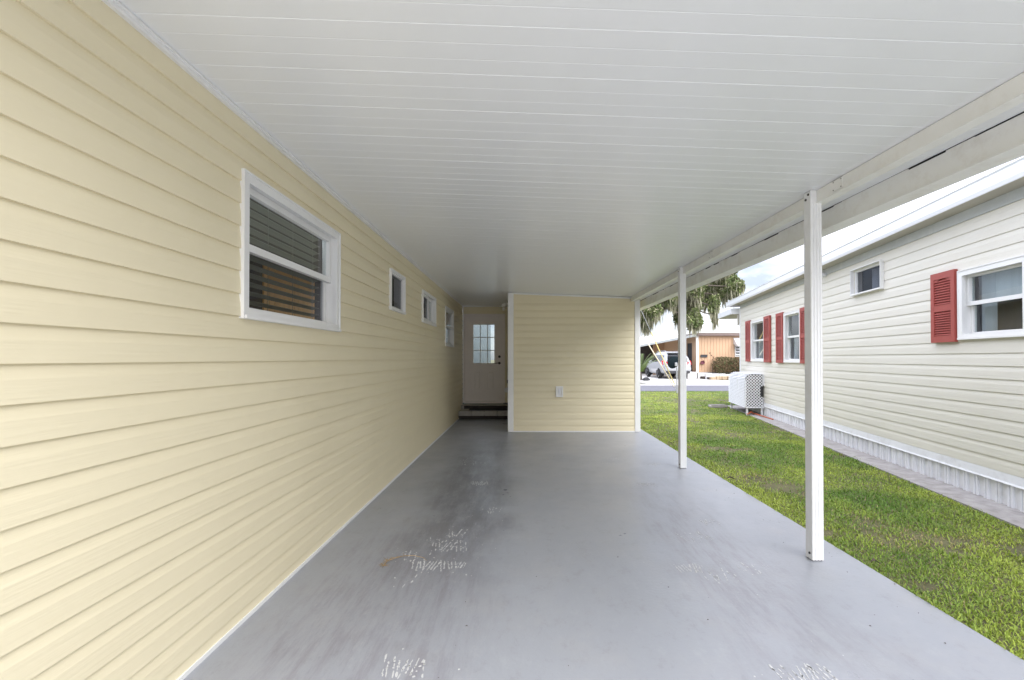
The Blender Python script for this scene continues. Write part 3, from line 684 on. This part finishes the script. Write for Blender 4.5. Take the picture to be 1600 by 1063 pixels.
f1 = np.clip((pa-.28)*1.9 + (rnd-.5)*.7, 0, 1)[:, None]
C = gre*(1-f1) + yel*f1
br = (RNG.random(n) < np.clip(.06 + (.38-bare)*1.1 + spot*.75, .03, .85))[:, None]
C = np.where(br, bro*(.6+.6*RNG.random((n, 1))), C)*(.75+.5*RNG.random((n, 1)))
T = np.repeat(C, 5, 0)
gme = mesh_np('grass', V, F, LT, T, M['blade'])
go = bpy.data.objects.new('grass', gme); COL.objects.link(go)
tag(go, 'mown green and yellowish grass between the carport slab and cream home', 'grass', kind='stuff')

# ------------------------------------------------------------------ tyre prints, litter and twig on the slab
def prow(cx_px, cy_px, w, l, dens, seed):
    r = random.Random(seed); d = 999/(cy_px-560); cx, cy = (cx_px-818)/740*d, d
    mb = MB(); nx = max(3, int(w/.021)); l *= 1.7
    for i in range(nx):
        fx = abs((i+.5)/nx-.5)*2; p_ = min(.95, dens*1.25)*(1.2-.6*fx*fx); sl = .35*(1 if (i//4) % 2 else -1)*r.uniform(.6, 1.2)
        if r.random() > .45 + dens: continue
        x = cx - w/2 + (i+.5)*w/nx + r.uniform(-.005, .005); y = cy - l/2*r.uniform(.5, 1.05); ye = cy + l/2*r.uniform(.5, 1.05)
        while y < ye:
            ll = r.choice((.004, .006, .009, .014, .020))*r.uniform(.7, 1.3); ww = r.uniform(.0022, .0066)
            if r.random() < p_:
                xx = x + sl*(y-cy)*.5 + r.uniform(-.002, .002); k_ = 7; pts = []
                for k in range(k_):
                    a_ = 2*math.pi*(k+.4*r.random())/k_; g_ = r.uniform(.6, 1.25)
                    pts.append((xx+math.cos(a_)*ww*g_+sl*math.sin(a_)*ll*.4, y+math.sin(a_)*ll*g_))
                mb.prism(pts, 2, .0003, .0012)
            y += ll*r.uniform(1.15, 1.9)
    for _ in range(int(14*dens)):
        x, y, g_ = cx + r.gauss(0, w*.7), cy + r.gauss(0, l*.8), r.uniform(.002, .005)
        mb.prism([(x+g_*math.cos(k)*r.uniform(.5, 1.2), y+1.6*g_*math.sin(k)*r.uniform(.5, 1.2)) for k in (0, 1.2, 2.4, 3.7, 5.0)], 2, .0003, .0012)
    if mb.v: obj('tyre_print', mb, M['chip'], slab)
for k, a in enumerate(((668, 882, .20, .09, .85), (712, 881, .16, .08, .85), (655, 868, .20, .10, .30), (703, 852, .26, .14, .50), (712, 832, .16, .10, .45), (690, 840, .22, .10, .2), (750, 755, .19, .10, .75), (768, 797, .17, .10, .40),
                       (632, 1040, .20, .09, .55), (1078, 886, .19, .08, .70), (1122, 898, .22, .12, .40), (1100, 815, .20, .08, .40), (1085, 838, .24, .14, .32), (1012, 757, .19, .09, .80),
                       (958, 717, .20, .12, .55), (950, 723, .18, .10, .35), (1022, 725, .20, .10, .5), (1262, 1054, .26, .10, .75), (1180, 888, .22, .12, .2), (640, 905, .25, .2, .10), (740, 720, .4, .3, .14))):
    prow(*a, seed=k+40)
def fl(px, py, z=0): d = 999/(py-560); return ((px-818)/740*d, d, z)
tw = thing('dry_stalk', 'thin tan dried plant stalk lying on the grey floor', 'twig', fl(640, 878))
main = [fl(601, 884, .006), fl(606, 878, .012), fl(618, 874, .014), fl(632, 872, .02), (fl(648, 872, .022)), fl(662, 873, .012), fl(668, 876, .005)]
obj('stem', MB().tube(main, [.0026, .0028, .0025, .0022, .002, .0016, .001], 6), M['twig'], tw, True)
tf = MB()
for i in range(46):
    b = Vector(main[0 if i % 2 else 1]) if i < 30 else Vector(random.choice(main)); d = Vector((random.uniform(-1, 1), random.uniform(-1, 1), random.uniform(.0, .5)))
    tf.tube([b, b+d*.022, b+d*.040+Vector((0, 0, -.006))], [.0015, .0012, .0006], 4)
obj('seed_tuft', tf, M['twig'], tw, True)
lf = MB()
for i in range(120):
    if i < 60: x_, y_ = random.uniform(-1.3, 2.2), random.uniform(1.9, 8.4)
    else: x_, y_ = random.gauss(2.1, .12), random.uniform(2, 8.6)
    if x_ > 2.22: continue
    a = random.uniform(0, 6.28); l = random.uniform(.002, .008); w = l*random.uniform(.25, .6)
    c, s_ = math.cos(a), math.sin(a)
    lf.add([(x_+c*l, y_+s_*l, .003), (x_-s_*w, y_+c*w, .006), (x_-c*l, y_-s_*l, .0025), (x_+s_*w, y_-c*w, .005)], [(0, 1, 2, 3)])
tag(obj('leaf_litter', lf, M['deadleaf']), 'scattered tiny dead leaf bits on the carport floor', 'leaf litter', kind='stuff')
for (px_, py_, s_, lab) in ((1366, 880, .035, 'curled dark dead leaf on the grass beside the near post'), (1047, 693, .04, 'curled dark dead leaf at the slab edge near the far post'), (1142, 749, .05, 'curled dark dead leaf at the slab edge midway between the posts')):
    bx_, by_, _ = fl(px_, py_); mb = MB(); n = 6
    for i in range(n):
        for j in range(3):
            u0, u1 = i/n, (i+1)/n; v0, v1 = j/3*2-1, (j+1)/3*2-1
            def Q(u, v): wv = s_*.5*math.sin(math.pi*min(max(u, .03), .97)); return (bx_+(u-.5)*2*s_+.2*v*wv, by_+v*wv, .012+.5*wv*v*v+.010*math.sin(u*5))
            mb.add([Q(u0, v0), Q(u1, v0), Q(u1, v1), Q(u0, v1)], [(0, 1, 2, 3)])
    tag(obj('dead_leaf', mb, M['deadleaf'], smooth=True), lab, 'leaf', 'dead leaves along the slab edge')

# ------------------------------------------------------------------ tan house across the road
HX, HY = 11.58, 31.5
th = thing('tan_house', 'low tan orange house with brown fascia across the road', 'house', (HX, HY, 0))
for i in range(36):                          # vertical siding boards of the street wall
    a = HX+.06 + i*.20
    obj('wall_board', MB().bbox(a+.003, a+.197, HY, HY+.08, .42, 2.83, .008), M['orange'], th, True)
obj('side_wall', MB().box(HX, HX+.055, HY+.02, HY+1.05, .42, 2.83).box(HX, HX+.055, HY+1.05, HY+2.0, 2.4, 2.83).box(HX, HX+.055, HY+2.0, HY+10, .3, 2.83), M['orange'], th, True)
obj('side_door', MB().box(HX+.02, HX+.05, HY+1.05, HY+2.0, .42, 2.4), M['darkplastic'], th, True)
obj('rear_wall', MB().box(HX-.9, HX, HY+7.5, HY+7.6, .0, 2.9), M['orange'], th, True)
obj('carport_shade_sheet', MB().box(HX-6, HX, HY+10, HY+10.1, 0, 3.0), M['dark'], th, True)  # near-black sheet standing in for the shaded depth of the carport
obj('corner_column', MB().bbox(HX-.10, HX+.058, HY-.03, HY+.018, .40, 2.83, .01), M['white'], th, True)
obj('foundation', MB().box(HX+.02, HX+7.3, HY+.02, HY+.09, 0, .419), M['whitestone'], th, True)
obj('fascia', MB().box(HX-.12, HX+7.6, HY-.32, HY-.28, 2.84, 3.02).box(HX-.12, HX-.08, HY-.28, HY+9.9, 2.84, 3.02), M['brownfas'], th, True)
obj('soffit', MB().box(HX-.079, HX+7.6, HY-.279, HY+.1, 2.835, 2.85), M['brownfas'], th, True)
obj('roof', MB().prism([(HX-.14, 3.021), (HX+7.6, 3.021), (HX+7.6, 3.10), (HX+2.0, 3.19), (HX-.14, 3.05)], 1, HY-.34, HY+9.9), M['greyroof'], th, True)
# carport roof sloping down to the left
cr = MB().add([(HX-.1, HY-.1, 2.92), (8.75, 37.2, 2.28), (10.4, 44, 3.30), (14.2, 43, 3.55), (HX-.1, HY-.1, 2.86), (8.75, 37.2, 2.20), (10.4, 44, 3.22), (14.2, 43, 3.47)],
              [(0, 1, 2, 3)[::-1], (4, 5, 6, 7), (0, 1, 5, 4), (1, 2, 6, 5), (2, 3, 7, 6), (3, 0, 4, 7)])
obj('carport_roof', cr, M['greyroof'], th, True)
e = Vector((8.75-HX+.1, 37.2-HY+.1, 2.28-2.92)); p0 = Vector((HX-.14, HY-.14, 2.80))
fa = MB().add([p0, p0+e, p0+e+Vector((0, 0, .16)), p0+Vector((0, 0, .16)), p0+Vector((.06, .05, 0)), p0+e+Vector((.06, .05, 0)), p0+e+Vector((.06, .05, .16)), p0+Vector((.06, .05, .16))],
              [(0, 1, 2, 3), (7, 6, 5, 4), (0, 4, 5, 1), (3, 2, 6, 7), (0, 3, 7, 4), (1, 5, 6, 2)])
obj('carport_fascia', fa, M['frieze'], th, True)
rv = MB()
for i in range(14):
    a = Vector((10.4, 44, 3.30)).lerp(Vector((14.2, 43, 3.55)), i/14); rv.box(a.x, a.x+random.uniform(.1, .26), a.y-.1, a.y+.1, a.z, a.z+random.uniform(.04, .16))
obj('ridge_cap', rv, M['frieze'], th, True)
obj('entry_step', MB().bbox(HX-.72, HX-.12, HY-.15, HY+.9, .0, .44, .01), M['whitestone'], th, True)
mbx = obj('mailbox', MB().bbox(HX+.18, HX+.62, HY-.07, HY-.001, 1.41, 1.58, .012), M['darkplastic'], th, True)
obj('lid', MB().bbox(HX+.17, HX+.63, HY-.085, HY-.0705, 1.53, 1.59, .006), M['darkplastic'], mbx, True)
fo = MB().cyl((HX+.30, HY-.05, 1.02), 2, .16, .09, 10, .06)
for a in range(8): fo.cyl((HX+.30+.10*math.cos(a), HY-.06, 1.10+.06*math.sin(a*1.7)), 1, .05, .05, 6)
obj('wall_planter', fo, M['redpot'], th, True)
for (ux, uy) in ((1109, 551.5), (1111.3, 555), (1114.6, 557.8)):
    a, z = (ux-818)/740*HY, 1.35+(560-uy)/740*HY
    obj('wall_ornament', MB().prism([(a-.06, z+.05), (a-.01, z-.02), (a+.06, z+.04), (a+.03, z-.04), (a, z-.07), (a-.03, z-.03)], 1, HY-.02, HY-.001), M['deadleaf'], th, True)
wx0 = 14.05
aw = obj('window', MB().ring(wx0, wx0+1.5, 1.45, 2.55, .06, HY-.03, HY-.001), M['white'], th, True)
obj('pane', MB().box(wx0+.06, wx0+1.44, HY-.008, HY-.003, 1.51, 2.49), M['carglass'], aw, True)
for i in range(4):
    z = 1.55+i*.19; obj('jalousie', MB().prism([(HY-.02, z+.10), (HY-.10, z), (HY-.095, z-.01), (HY-.015, z+.09)], 0, wx0+.06, wx0+1.44), M['fascia'], aw, True)
obj('awning', MB().prism([(HY-.01, 2.72), (HY-.75, 2.18), (HY-.74, 2.14), (HY-.01, 2.66)], 0, wx0-.1, wx0+1.6).prism([(HY-.01, 2.66), (HY-.74, 2.14), (HY-.01, 2.30)], 0, wx0-.1, wx0-.085), M['fascia'], th, True)
# planter edging
pw = thing('planter_edging', 'low white block and tan stone planter edge in front of the tan house', 'planter', (12.6, 30.2, 0))
for i in range(9):
    a = 11.75+i*.36; obj('edging_stone', MB().bbox(a+.01, a+.35, 29.75+random.uniform(-.03, .03), 30.0, -.02, .20+random.uniform(-.03, .04), .03), M['stone'], pw, True)
for i in range(6):
    a = 11.72+i*.42; obj('white_block', MB().bbox(a+.01, a+.41, 30.35, 30.6, -.02, .34+random.uniform(-.05, .05), .03), M['whitestone'], pw, True)
obj('planter_soil', MB().box(11.75, 15.5, 30.0, 31.48, -.02, .15), M['deadleaf'], pw, True)

# ------------------------------------------------------------------ leaves: hedge, palm, oak
def leaf_cloud(C, size, cols, name, m, parent, jit=.35, droop=None):
    n = len(C); u = RNG.normal(size=(n, 3)); u /= np.linalg.norm(u, axis=1)[:, None]
    if droop is not None: u[:, 2] -= droop; u /= np.linalg.norm(u, axis=1)[:, None]
    w = np.cross(u, RNG.normal(size=(n, 3))); w /= np.linalg.norm(w, axis=1)[:, None]
    sz = (size*(1+jit*RNG.normal(size=n))).clip(size*.4)[:, None]
    V = np.stack([C-u*sz, C+w*sz*.42, C+u*sz, C-w*sz*.42], 1).reshape(-1, 3)
    bi = np.arange(n)*4; F = np.column_stack([bi, bi+1, bi+2, bi+3]).ravel()
    mi = np.array(rootm(parent).inverted()); V = V @ mi[:3, :3].T + mi[:3, 3]
    me = mesh_np(name, V, F, np.full(n, 4), np.repeat(cols, 4, 0), m)
    o = bpy.data.objects.new(name, me); COL.objects.link(o); o.parent = parent
    return o
hd = thing('hedge', 'clipped brownish green hedge in front of the tan house', 'hedge', (14, 30.8, 0))
n = 15000; q = np.column_stack([RNG.uniform(12.05, 17.2, n), RNG.uniform(30.45, 31.3, n), RNG.uniform(.28, 1.43, n)])
q += np.column_stack([np.zeros(n), np.zeros(n), .10*(vnoise(q[:, 0], q[:, 1], .5, 4)-.5)])
q = q[~((q[:, 0] < 12.35+.35*np.abs(q[:, 2]-.95)) | ((q[:, 2] < .5) & (RNG.random(n) < .5)))]; n = len(q)
cm = RNG.random((n, 1)); pp = vnoise(q[:, 0]*1.0, q[:, 2], .4, 9)[:, None]
cc = np.where(cm < .25+.6*pp, np.array([.17, .115, .065]), np.array([.075, .10, .035]))*(.6+.8*RNG.random((n, 1)))
leaf_cloud(q, .042, cc, 'foliage', M['leaf'], hd)
stm = MB()
for i in range(26):
    a = random.uniform(12.3, 17); b = random.uniform(30.6, 31.2); stm.tube([(a, b, 0), (a+random.uniform(-.1, .1), b, .6), (a+random.uniform(-.25, .25), b+random.uniform(-.2, .2), 1.2)], [.03, .02, .008], 5)
obj('stems', stm, M['bark'], hd, True)['kind'] = 'stuff'

pm = thing('palm_shrub', 'green feathery palm shrub left of the parked car', 'plant', (7.3, 29.5, 0))
obj('trunk', MB().tube([(7.3, 29.5, -.05), (7.28, 29.5, .5)], [.10, .07], 8), M['bark'], pm, True)
for i in range(15):
    a = i*2.4 + random.uniform(-.3, .3); L_ = random.uniform(1.5, 2.1); el = random.uniform(.85, 1.4); pts = []
    for s_ in range(9):
        f = s_/8; r_ = L_*f; pts.append(Vector((7.29+math.cos(a)*r_*math.cos(el)*(1+.3*f), 29.5+math.sin(a)*r_*math.cos(el)*(1+.3*f), .5+r_*math.sin(el)-.55*f*f*L_*.55)))
    q = []; 
    V = []; F_ = []
    mb = MB().tube(pts, [.012*(1-f/9) for f in range(9)], 4)
    for s_ in range(1, 9):
        for k in range(3):
            p = pts[s_-1].lerp(pts[s_], k/3); t = (pts[s_]-pts[s_-1]).normalized(); sd_ = t.cross(Vector((0, 0, 1))).normalized()
            for sg in (-1, 1):
                tip = p + sd_*sg*.26*(1-.4*s_/8) + t*.16 + Vector((0, 0, -.06)); mb.add([p, p+t*.035, tip], [(0, 1, 2)])
    obj('frond', mb, M.setdefault('frond', mat('palm_frond_green', (.15, .22, .05), .5, .25, 6)), pm, True)
st_ = thing('garden_stone', 'dark rounded stone on the grass patch by the palm shrub', 'stone', (7.45, 28.7, 0))
obj('stone_body', MB().tube([(7.2, 28.7, .06), (7.32, 28.7, .08), (7.5, 28.7, .09), (7.66, 28.7, .06)], [.04, .11, .12, .03], 9), M['darkplastic'], st_, True)

ok = thing('oak_tree', 'spreading live oak draped with grey Spanish moss beyond the road', 'tree', (4.2, 27, 0))
tk = MB().tube([(4.2, 27, -.1), (4.2, 27, .5), (4.3, 27, 1.8), (4.5, 27, 3.2)], [.62, .46, .40, .36], 12)
KD = 26.5
def op(px, py, d=KD): return Vector(((px-818)/740*d, d, 1.35+(560-py)/740*d))
cl = [(985, 470, 26, 26), (1003, 482, 18, 24), (1010, 500, 11, 20), (1028, 468, 20, 20), (1022, 486, 13, 16), (1050, 455, 20, 18), (1047, 470, 12, 12), (1060, 490, 8, 20), (1078, 448, 22, 22), (1080, 478, 15, 22), (1085, 500, 12, 17),
      (1108, 448, 20, 20), (1104, 468, 12, 14), (1133, 442, 20, 17), (1148, 448, 14, 15), (1117, 478, 8, 17), (1118, 494, 5, 11), (1134, 462, 9, 10), (1120, 425, 20, 14), (1095, 425, 24, 16), (1060, 425, 26, 18), (1020, 440, 28, 20), (1140, 425, 12, 10), (960, 450, 30, 26), (930, 420, 34, 28)]
cs = []
for (px, py, rx, ry) in cl: cs.append((op(px, py, KD + random.uniform(-1.3, 1.3)), rx/740*KD, ry/740*KD))
for c, rx, rz in cs:
    s_ = Vector((4.5, 27, 3.1)); k1 = s_.lerp(c, .35)+Vector((0, 0, .9)); k2 = s_.lerp(c, .72)+Vector((0, 0, .75))
    tk.tube([s_, k1, k2, c], [.17, .10, .06, .02], 6)
obj('trunk', tk, M['bark'], ok, True, True)
pts, cols = [], []; mv = []
for c, rx, rz in cs:
    n = int(900*rx*rz*15); v = RNG.normal(size=(n, 3)); v /= np.linalg.norm(v, axis=1)[:, None]; v *= RNG.random((n, 1))**.45
    nc = max(6, n//70); cen = RNG.normal(size=(nc, 3)); cen /= np.linalg.norm(cen, axis=1)[:, None]; cen *= RNG.random((nc, 1))**.4
    v = cen[RNG.integers(0, nc, n)]*.85 + v*.40
    q = np.array(c)+v*np.array([rx, rx*1.1, rz]); pts.append(q)
    hv = (v[:, 2:3]*.5+.5).clip(0, 1)
    a = RNG.random((n, 1)); base = np.where(a < .55, np.array([.11, .15, .05]), np.where(a < .8, np.array([.20, .235, .09]), np.array([.30, .29, .18])))
    cols.append(base*(.7+.6*RNG.random((n, 1))))
    m_ = int(n*.085); i = RNG.integers(0, n, m_); mv.append(q[i])
leaf_cloud(np.vstack(pts), .075, np.vstack(cols), 'crown', M['leaf'], ok, droop=.5)
q = np.vstack(mv); n = len(q); L_ = RNG.uniform(.2, .8, n)**1.3; wv = RNG.uniform(.012, .035, n); a = RNG.uniform(0, np.pi, n)
sw_ = np.column_stack([np.cos(a), np.sin(a), np.zeros(n)])*wv[:, None]; dr = np.column_stack([RNG.normal(0, .06, n), RNG.normal(0, .06, n), -np.ones(n)])*L_[:, None]
V = np.stack([q-sw_*.5, q+sw_*.5, q+dr*.5+sw_, q+dr*.5-sw_, q+dr], 1).reshape(-1, 3); bi = np.arange(n)*5
F = np.column_stack([bi, bi+1, bi+2, bi+3, bi+3, bi+2, bi+4]).ravel()
cc = np.array([.36, .35, .25])*(.55+.75*RNG.random((n, 1)))
mi = np.array(rootm(ok).inverted()); V = V @ mi[:3, :3].T + mi[:3, 3]
mo = bpy.data.objects.new('hanging_moss', mesh_np('hanging_moss', V, F, np.tile([4, 3], n), np.repeat(cc, 5, 0), M['moss'])); COL.objects.link(mo); mo.parent = ok; mo['kind'] = 'stuff'

# ------------------------------------------------------------------ silver SUV parked beside the tan house, its rear towards us
CX, CY = 10.0, 30.7
car = thing('parked_car', 'silver white SUV parked in the driveway beside the tan house', 'car', (CX, CY, 0))
# stations along y: (y, half width, z low, z belt, half width roof, z roof)
stn = [(.00, .76, .52, .98, .72, 1.00), (.06, .86, .42, 1.05, .74, 1.10), (.22, .93, .38, 1.10, .70, 1.50), (.50, .94, .34, 1.12, .66, 1.72), (1.2, .95, .30, 1.11, .66, 1.79), (2.2, .95, .28, 1.08, .66, 1.80),
       (2.9, .95, .28, 1.05, .65, 1.74), (3.4, .95, .28, 1.03, .66, 1.42), (3.75, .94, .30, 1.02, .74, 1.10), (4.3, .91, .34, .94, .74, .99), (4.65, .82, .40, .80, .66, .84), (4.78, .68, .48, .66, .56, .68)]
body = MB(); ring_n = None; rows = []
for (y_, hw, zl, zb, hr, zr) in stn:
    half = [(0, zl), (hw*.82, zl), (hw*.97, zl+.10), (hw, (zl+zb)/2), (hw*.985, zb-.06), (hw*.955, zb), (hr+(hw*.955-hr)*.25, zb+(zr-zb)*.72), (hr*.96, zr-.04), (hr*.82, zr), (0, zr+.015)]
    rows.append([(CX+x_, CY+y_, z_) for x_, z_ in half] + [(CX-x_, CY+y_, z_) for x_, z_ in half[-2:0:-1]])
m_ = len(rows[0]); vs_ = [p for r_ in rows for p in r_]
fs = [(i*m_+j, i*m_+(j+1) % m_, (i+1)*m_+(j+1) % m_, (i+1)*m_+j) for i in range(len(rows)-1) for j in range(m_)]
fs += [tuple(range(m_-1, -1, -1)), tuple(range((len(rows)-1)*m_, len(rows)*m_))]
body.add(vs_, [f[::-1] for f in fs])
obj('body', body, M['carpaint'], car, True, True)
def sidepane(s, ya, yb, ta, tb):
    """glass on the upper side, following the body's slope"""
    mb = MB(); N_ = 5; out = []
    for i in range(N_+1):
        y_ = ya+(yb-ya)*i/N_
        k = max(j for j in range(len(stn)) if stn[j][0] <= y_); k = min(k, len(stn)-2)
        f = (y_-stn[k][0])/(stn[k+1][0]-stn[k][0]); g = [stn[k][j]+(stn[k+1][j]-stn[k][j])*f for j in range(6)]
        hw, zb, hr, zr = g[1], g[3], g[4], g[5]
        hi = .68 - (.20*(1-f) if False else 0)
        xb, xt = hw*.955+.012, hr+(hw*.955-hr)*.25+.012; zt = zb+(zr-zb)*.72
        out.append(((xb, zb+.03), (xb+(xt-xb)*.95, zb+(zt-zb)*.95)))
    for i in range(N_):
        y0_, y1_ = ya+(yb-ya)*i/N_, ya+(yb-ya)*(i+1)/N_
        (a, b), (c, d) = out[i], out[i+1]
        P_ = [(s*a[0], y0_, a[1]), (s*c[0], y1_, c[1]), (s*d[0], y1_, d[1]), (s*b[0], y0_, b[1])]
        P2 = [(p[0]-s*.02, p[1], p[2]) for p in P_]
        mb.add([(CX+p[0], CY+p[1], p[2]) for p in P_+P2], [(0, 1, 2, 3), (7, 6, 5, 4), (0, 4, 5, 1), (3, 2, 6, 7), (0, 3, 7, 4), (1, 5, 6, 2)])
    return mb
for s in (-1, 1):
    for ya, yb in ((.50, 1.12), (1.20, 2.05), (2.14, 3.10)):
        obj('side_window', sidepane(s, ya, yb, 0, 0), M['carglass'], car, True)
    tl = obj('tail_light', MB().add([(CX+s*p[0], CY+p[1], p[2]) for p in [(.93, .34, 1.20), (.92, .20, .94), (.62, .0, .94), (.64, .02, 1.10), (.965, .36, 1.21), (.955, .18, .93), (.62, -.03, .93), (.64, -.01, 1.11)]],
                                    [(0, 1, 2, 3), (7, 6, 5, 4), (0, 4, 5, 1), (1, 5, 6, 2), (2, 6, 7, 3), (3, 7, 4, 0)]), M['lamp_red'], car, True)
    obj('wing_mirror', MB().bbox(CX+s*.97-.10, CX+s*.97+.10, CY+3.02, CY+3.16, 1.05, 1.20, .03), M['carpaint'], car, True)
    obj('roof_rail', MB().tube([(CX+s*.58, CY+.6, 1.79), (CX+s*.58, CY+.75, 1.84), (CX+s*.58, CY+2.6, 1.84), (CX+s*.58, CY+2.75, 1.79)], .018, 6), M['rim'], car, True)
    for y_ in (1.02, 3.82):
        arch = MB().cyl((CX+s*.86, CY+y_, .37), 0, .21, .43, 24)
        obj('wheel_arch', arch, M['darkplastic'], car, True)
        ty = MB(); prof = [(.10, .22), (.11, .30), (.09, .345), (-.09, .345), (-.11, .30), (-.10, .22)]; nn_ = 24
        vs_ = [(CX+s*(.88)+a*s, CY+y_+r_*math.cos(k*2*math.pi/nn_), .345+r_*math.sin(k*2*math.pi/nn_)) for k in range(nn_) for a, r_ in prof]
        ty.add(vs_, [(k*6+j, k*6+(j+1) % 6, ((k+1) % nn_)*6+(j+1) % 6, ((k+1) % nn_)*6+j) for k in range(nn_) for j in range(6)])
        wh = obj('wheel', ty, M['tyre'], car, True, True)
        rm_ = MB().cyl((CX+s*.90, CY+y_, .345), 0, .12, .07, 14)
        for k in range(7):
            a = k*2*math.pi/7; ca, sa = math.cos(a), math.sin(a)
            rm_.tube([(CX+s*.965, CY+y_+ca*.05, .345+sa*.05), (CX+s*.975, CY+y_+ca*.225, .345+sa*.225)], [.035, .028], 5)
        ring_pts = [(CX+s*.965, CY+y_+.222*math.cos(k*2*math.pi/20), .345+.222*math.sin(k*2*math.pi/20)) for k in range(21)]
        rm_.tube(ring_pts, .016, 6)
        obj('rim', rm_, M['rim'], wh, True)
rw = [(CX+x_, CY+y_, z_) for y_, z_, w_ in ((.040, 1.13, .66), (.190, 1.49, .60), (.345, 1.635, .54)) for x_ in (-w_, w_)]
rw += [(p[0], p[1]+.03, p[2]-.02) for p in rw]
obj('rear_window', MB().add(rw, [(0, 1, 3, 2), (2, 3, 5, 4), (8, 9, 7, 6), (10, 11, 9, 8), (0, 2, 8, 6), (2, 4, 10, 8), (1, 7, 9, 3), (3, 9, 11, 5), (0, 6, 7, 1), (4, 5, 11, 10)]), M['carglass'], car, True)
obj('bumper', MB().bbox(CX-.84, CX+.84, CY-.10, CY+.10, .52, .76, .05), M['carpaint'], car, True)
obj('lower_bumper', MB().bbox(CX-.78, CX+.78, CY-.07, CY+.2, .36, .515, .03), M['darkplastic'], car, True)
obj('licence_plate', MB().bbox(CX-.16, CX+.16, CY-.012, CY+.01, .82, .94, .004), M['white'], car, True)
obj('rear_spoiler', MB().bbox(CX-.58, CX+.58, CY+.24, CY+.52, 1.70, 1.745, .015), M['carpaint'], car, True)

# ------------------------------------------------------------------ utility pole with guy wires, dish
PXp, PYp = .8, 19.2
up = thing('utility_pole', 'weathered wooden utility pole standing behind the yellow shed', 'pole', (PXp, PYp, 0))
obj('shaft', MB().tube([(PXp, PYp, -.3), (PXp, PYp, 12.6)], [.17, .11], 12), M['polewood'], up, True, True)
obj('crossarm', MB().bbox(PXp-1.1, PXp+1.1, PYp-.17, PYp-.06, 12.1, 12.25, .01), M['polewood'], up, True)
A = Vector((6.2, 18.95, -.05))
for (zt, g0, g1, mt, lab) in ((11.9, .03, .205, 'yellowpl', 'steel guy wire with a bright yellow guard sleeve'), (8.75, .03, .23, 'whiteguard', 'steel guy wire with a pale cream guard sleeve')):
    top = Vector((PXp+.12, PYp, zt)); a0 = A + Vector((.0, .0, 0)) if mt == 'yellowpl' else A + Vector((.02, .12, 0))
    gw = thing('guy_wire', lab, 'guy wire', a0, 0, 'guy wires anchored in the lawn')
    obj('wire', MB().tube([a0, top], .009, 6), M['galv'], gw, True)
    obj('guard', MB().tube([a0.lerp(top, g0), a0.lerp(top, g1)], .021, 8), M[mt], gw, True)
sdh = thing('satellite_dish', 'dark satellite dish on a grey pole in the lawn', 'satellite dish', (6.02, 18.6, 0))
DC = Vector((5.87, 18.55, 1.19)); nv = Vector((.15, -1, .10)).normalized()
obj('mast', MB().tube([(6.02, 18.6, -.1), (6.02, 18.6, .95), (5.95, 18.62, 1.16)], .026, 10), M['galv'], sdh, True)
u = nv.orthogonal().normalized(); w = nv.cross(u); dm_ = MB(); nr, nk = 5, 28; vs_ = []
sc_ = (.80, 1.0) if abs(u.z) > abs(w.z) else (1.0, .80)
for side_ in (0, .012):
    for r_ in range(nr+1):
        rr = .27*r_/nr
        for k in range(nk):
            a = 2*math.pi*k/nk; h_ = Vector((1, 0, 0)); 
            vs_.append(DC + (u*math.cos(a)*sc_[0]+w*math.sin(a)*sc_[1])*rr + nv*((.06-.06*(r_/nr)**2) + side_))
fs = []
for sd_ in (0, 1):
    o_ = sd_*(nr+1)*nk
    for r_ in range(nr):
        for k in range(nk): fs.append((o_+r_*nk+k, o_+r_*nk+(k+1) % nk, o_+(r_+1)*nk+(k+1) % nk, o_+(r_+1)*nk+k))
for k in range(nk): fs.append((nr*nk+k, nr*nk+(k+1) % nk, (nr+1)*nk+nr*nk+(k+1) % nk, (nr+1)*nk+nr*nk+k))
obj('reflector', dm_.add(vs_, fs), M['dish'], sdh, True)
obj('mount_bracket', MB().bbox(5.90, 6.0, 18.44, 18.60, 1.04, 1.18, .01), M['galv'], sdh, True)
obj('feed_arm', MB().tube([(5.95, 18.5, 1.0), (5.92, 18.80, .98), (5.88, 18.98, 1.14)], .014, 6).bbox(5.84, 5.92, 18.96, 19.06, 1.11, 1.19, .01), M['galv'], sdh, True)
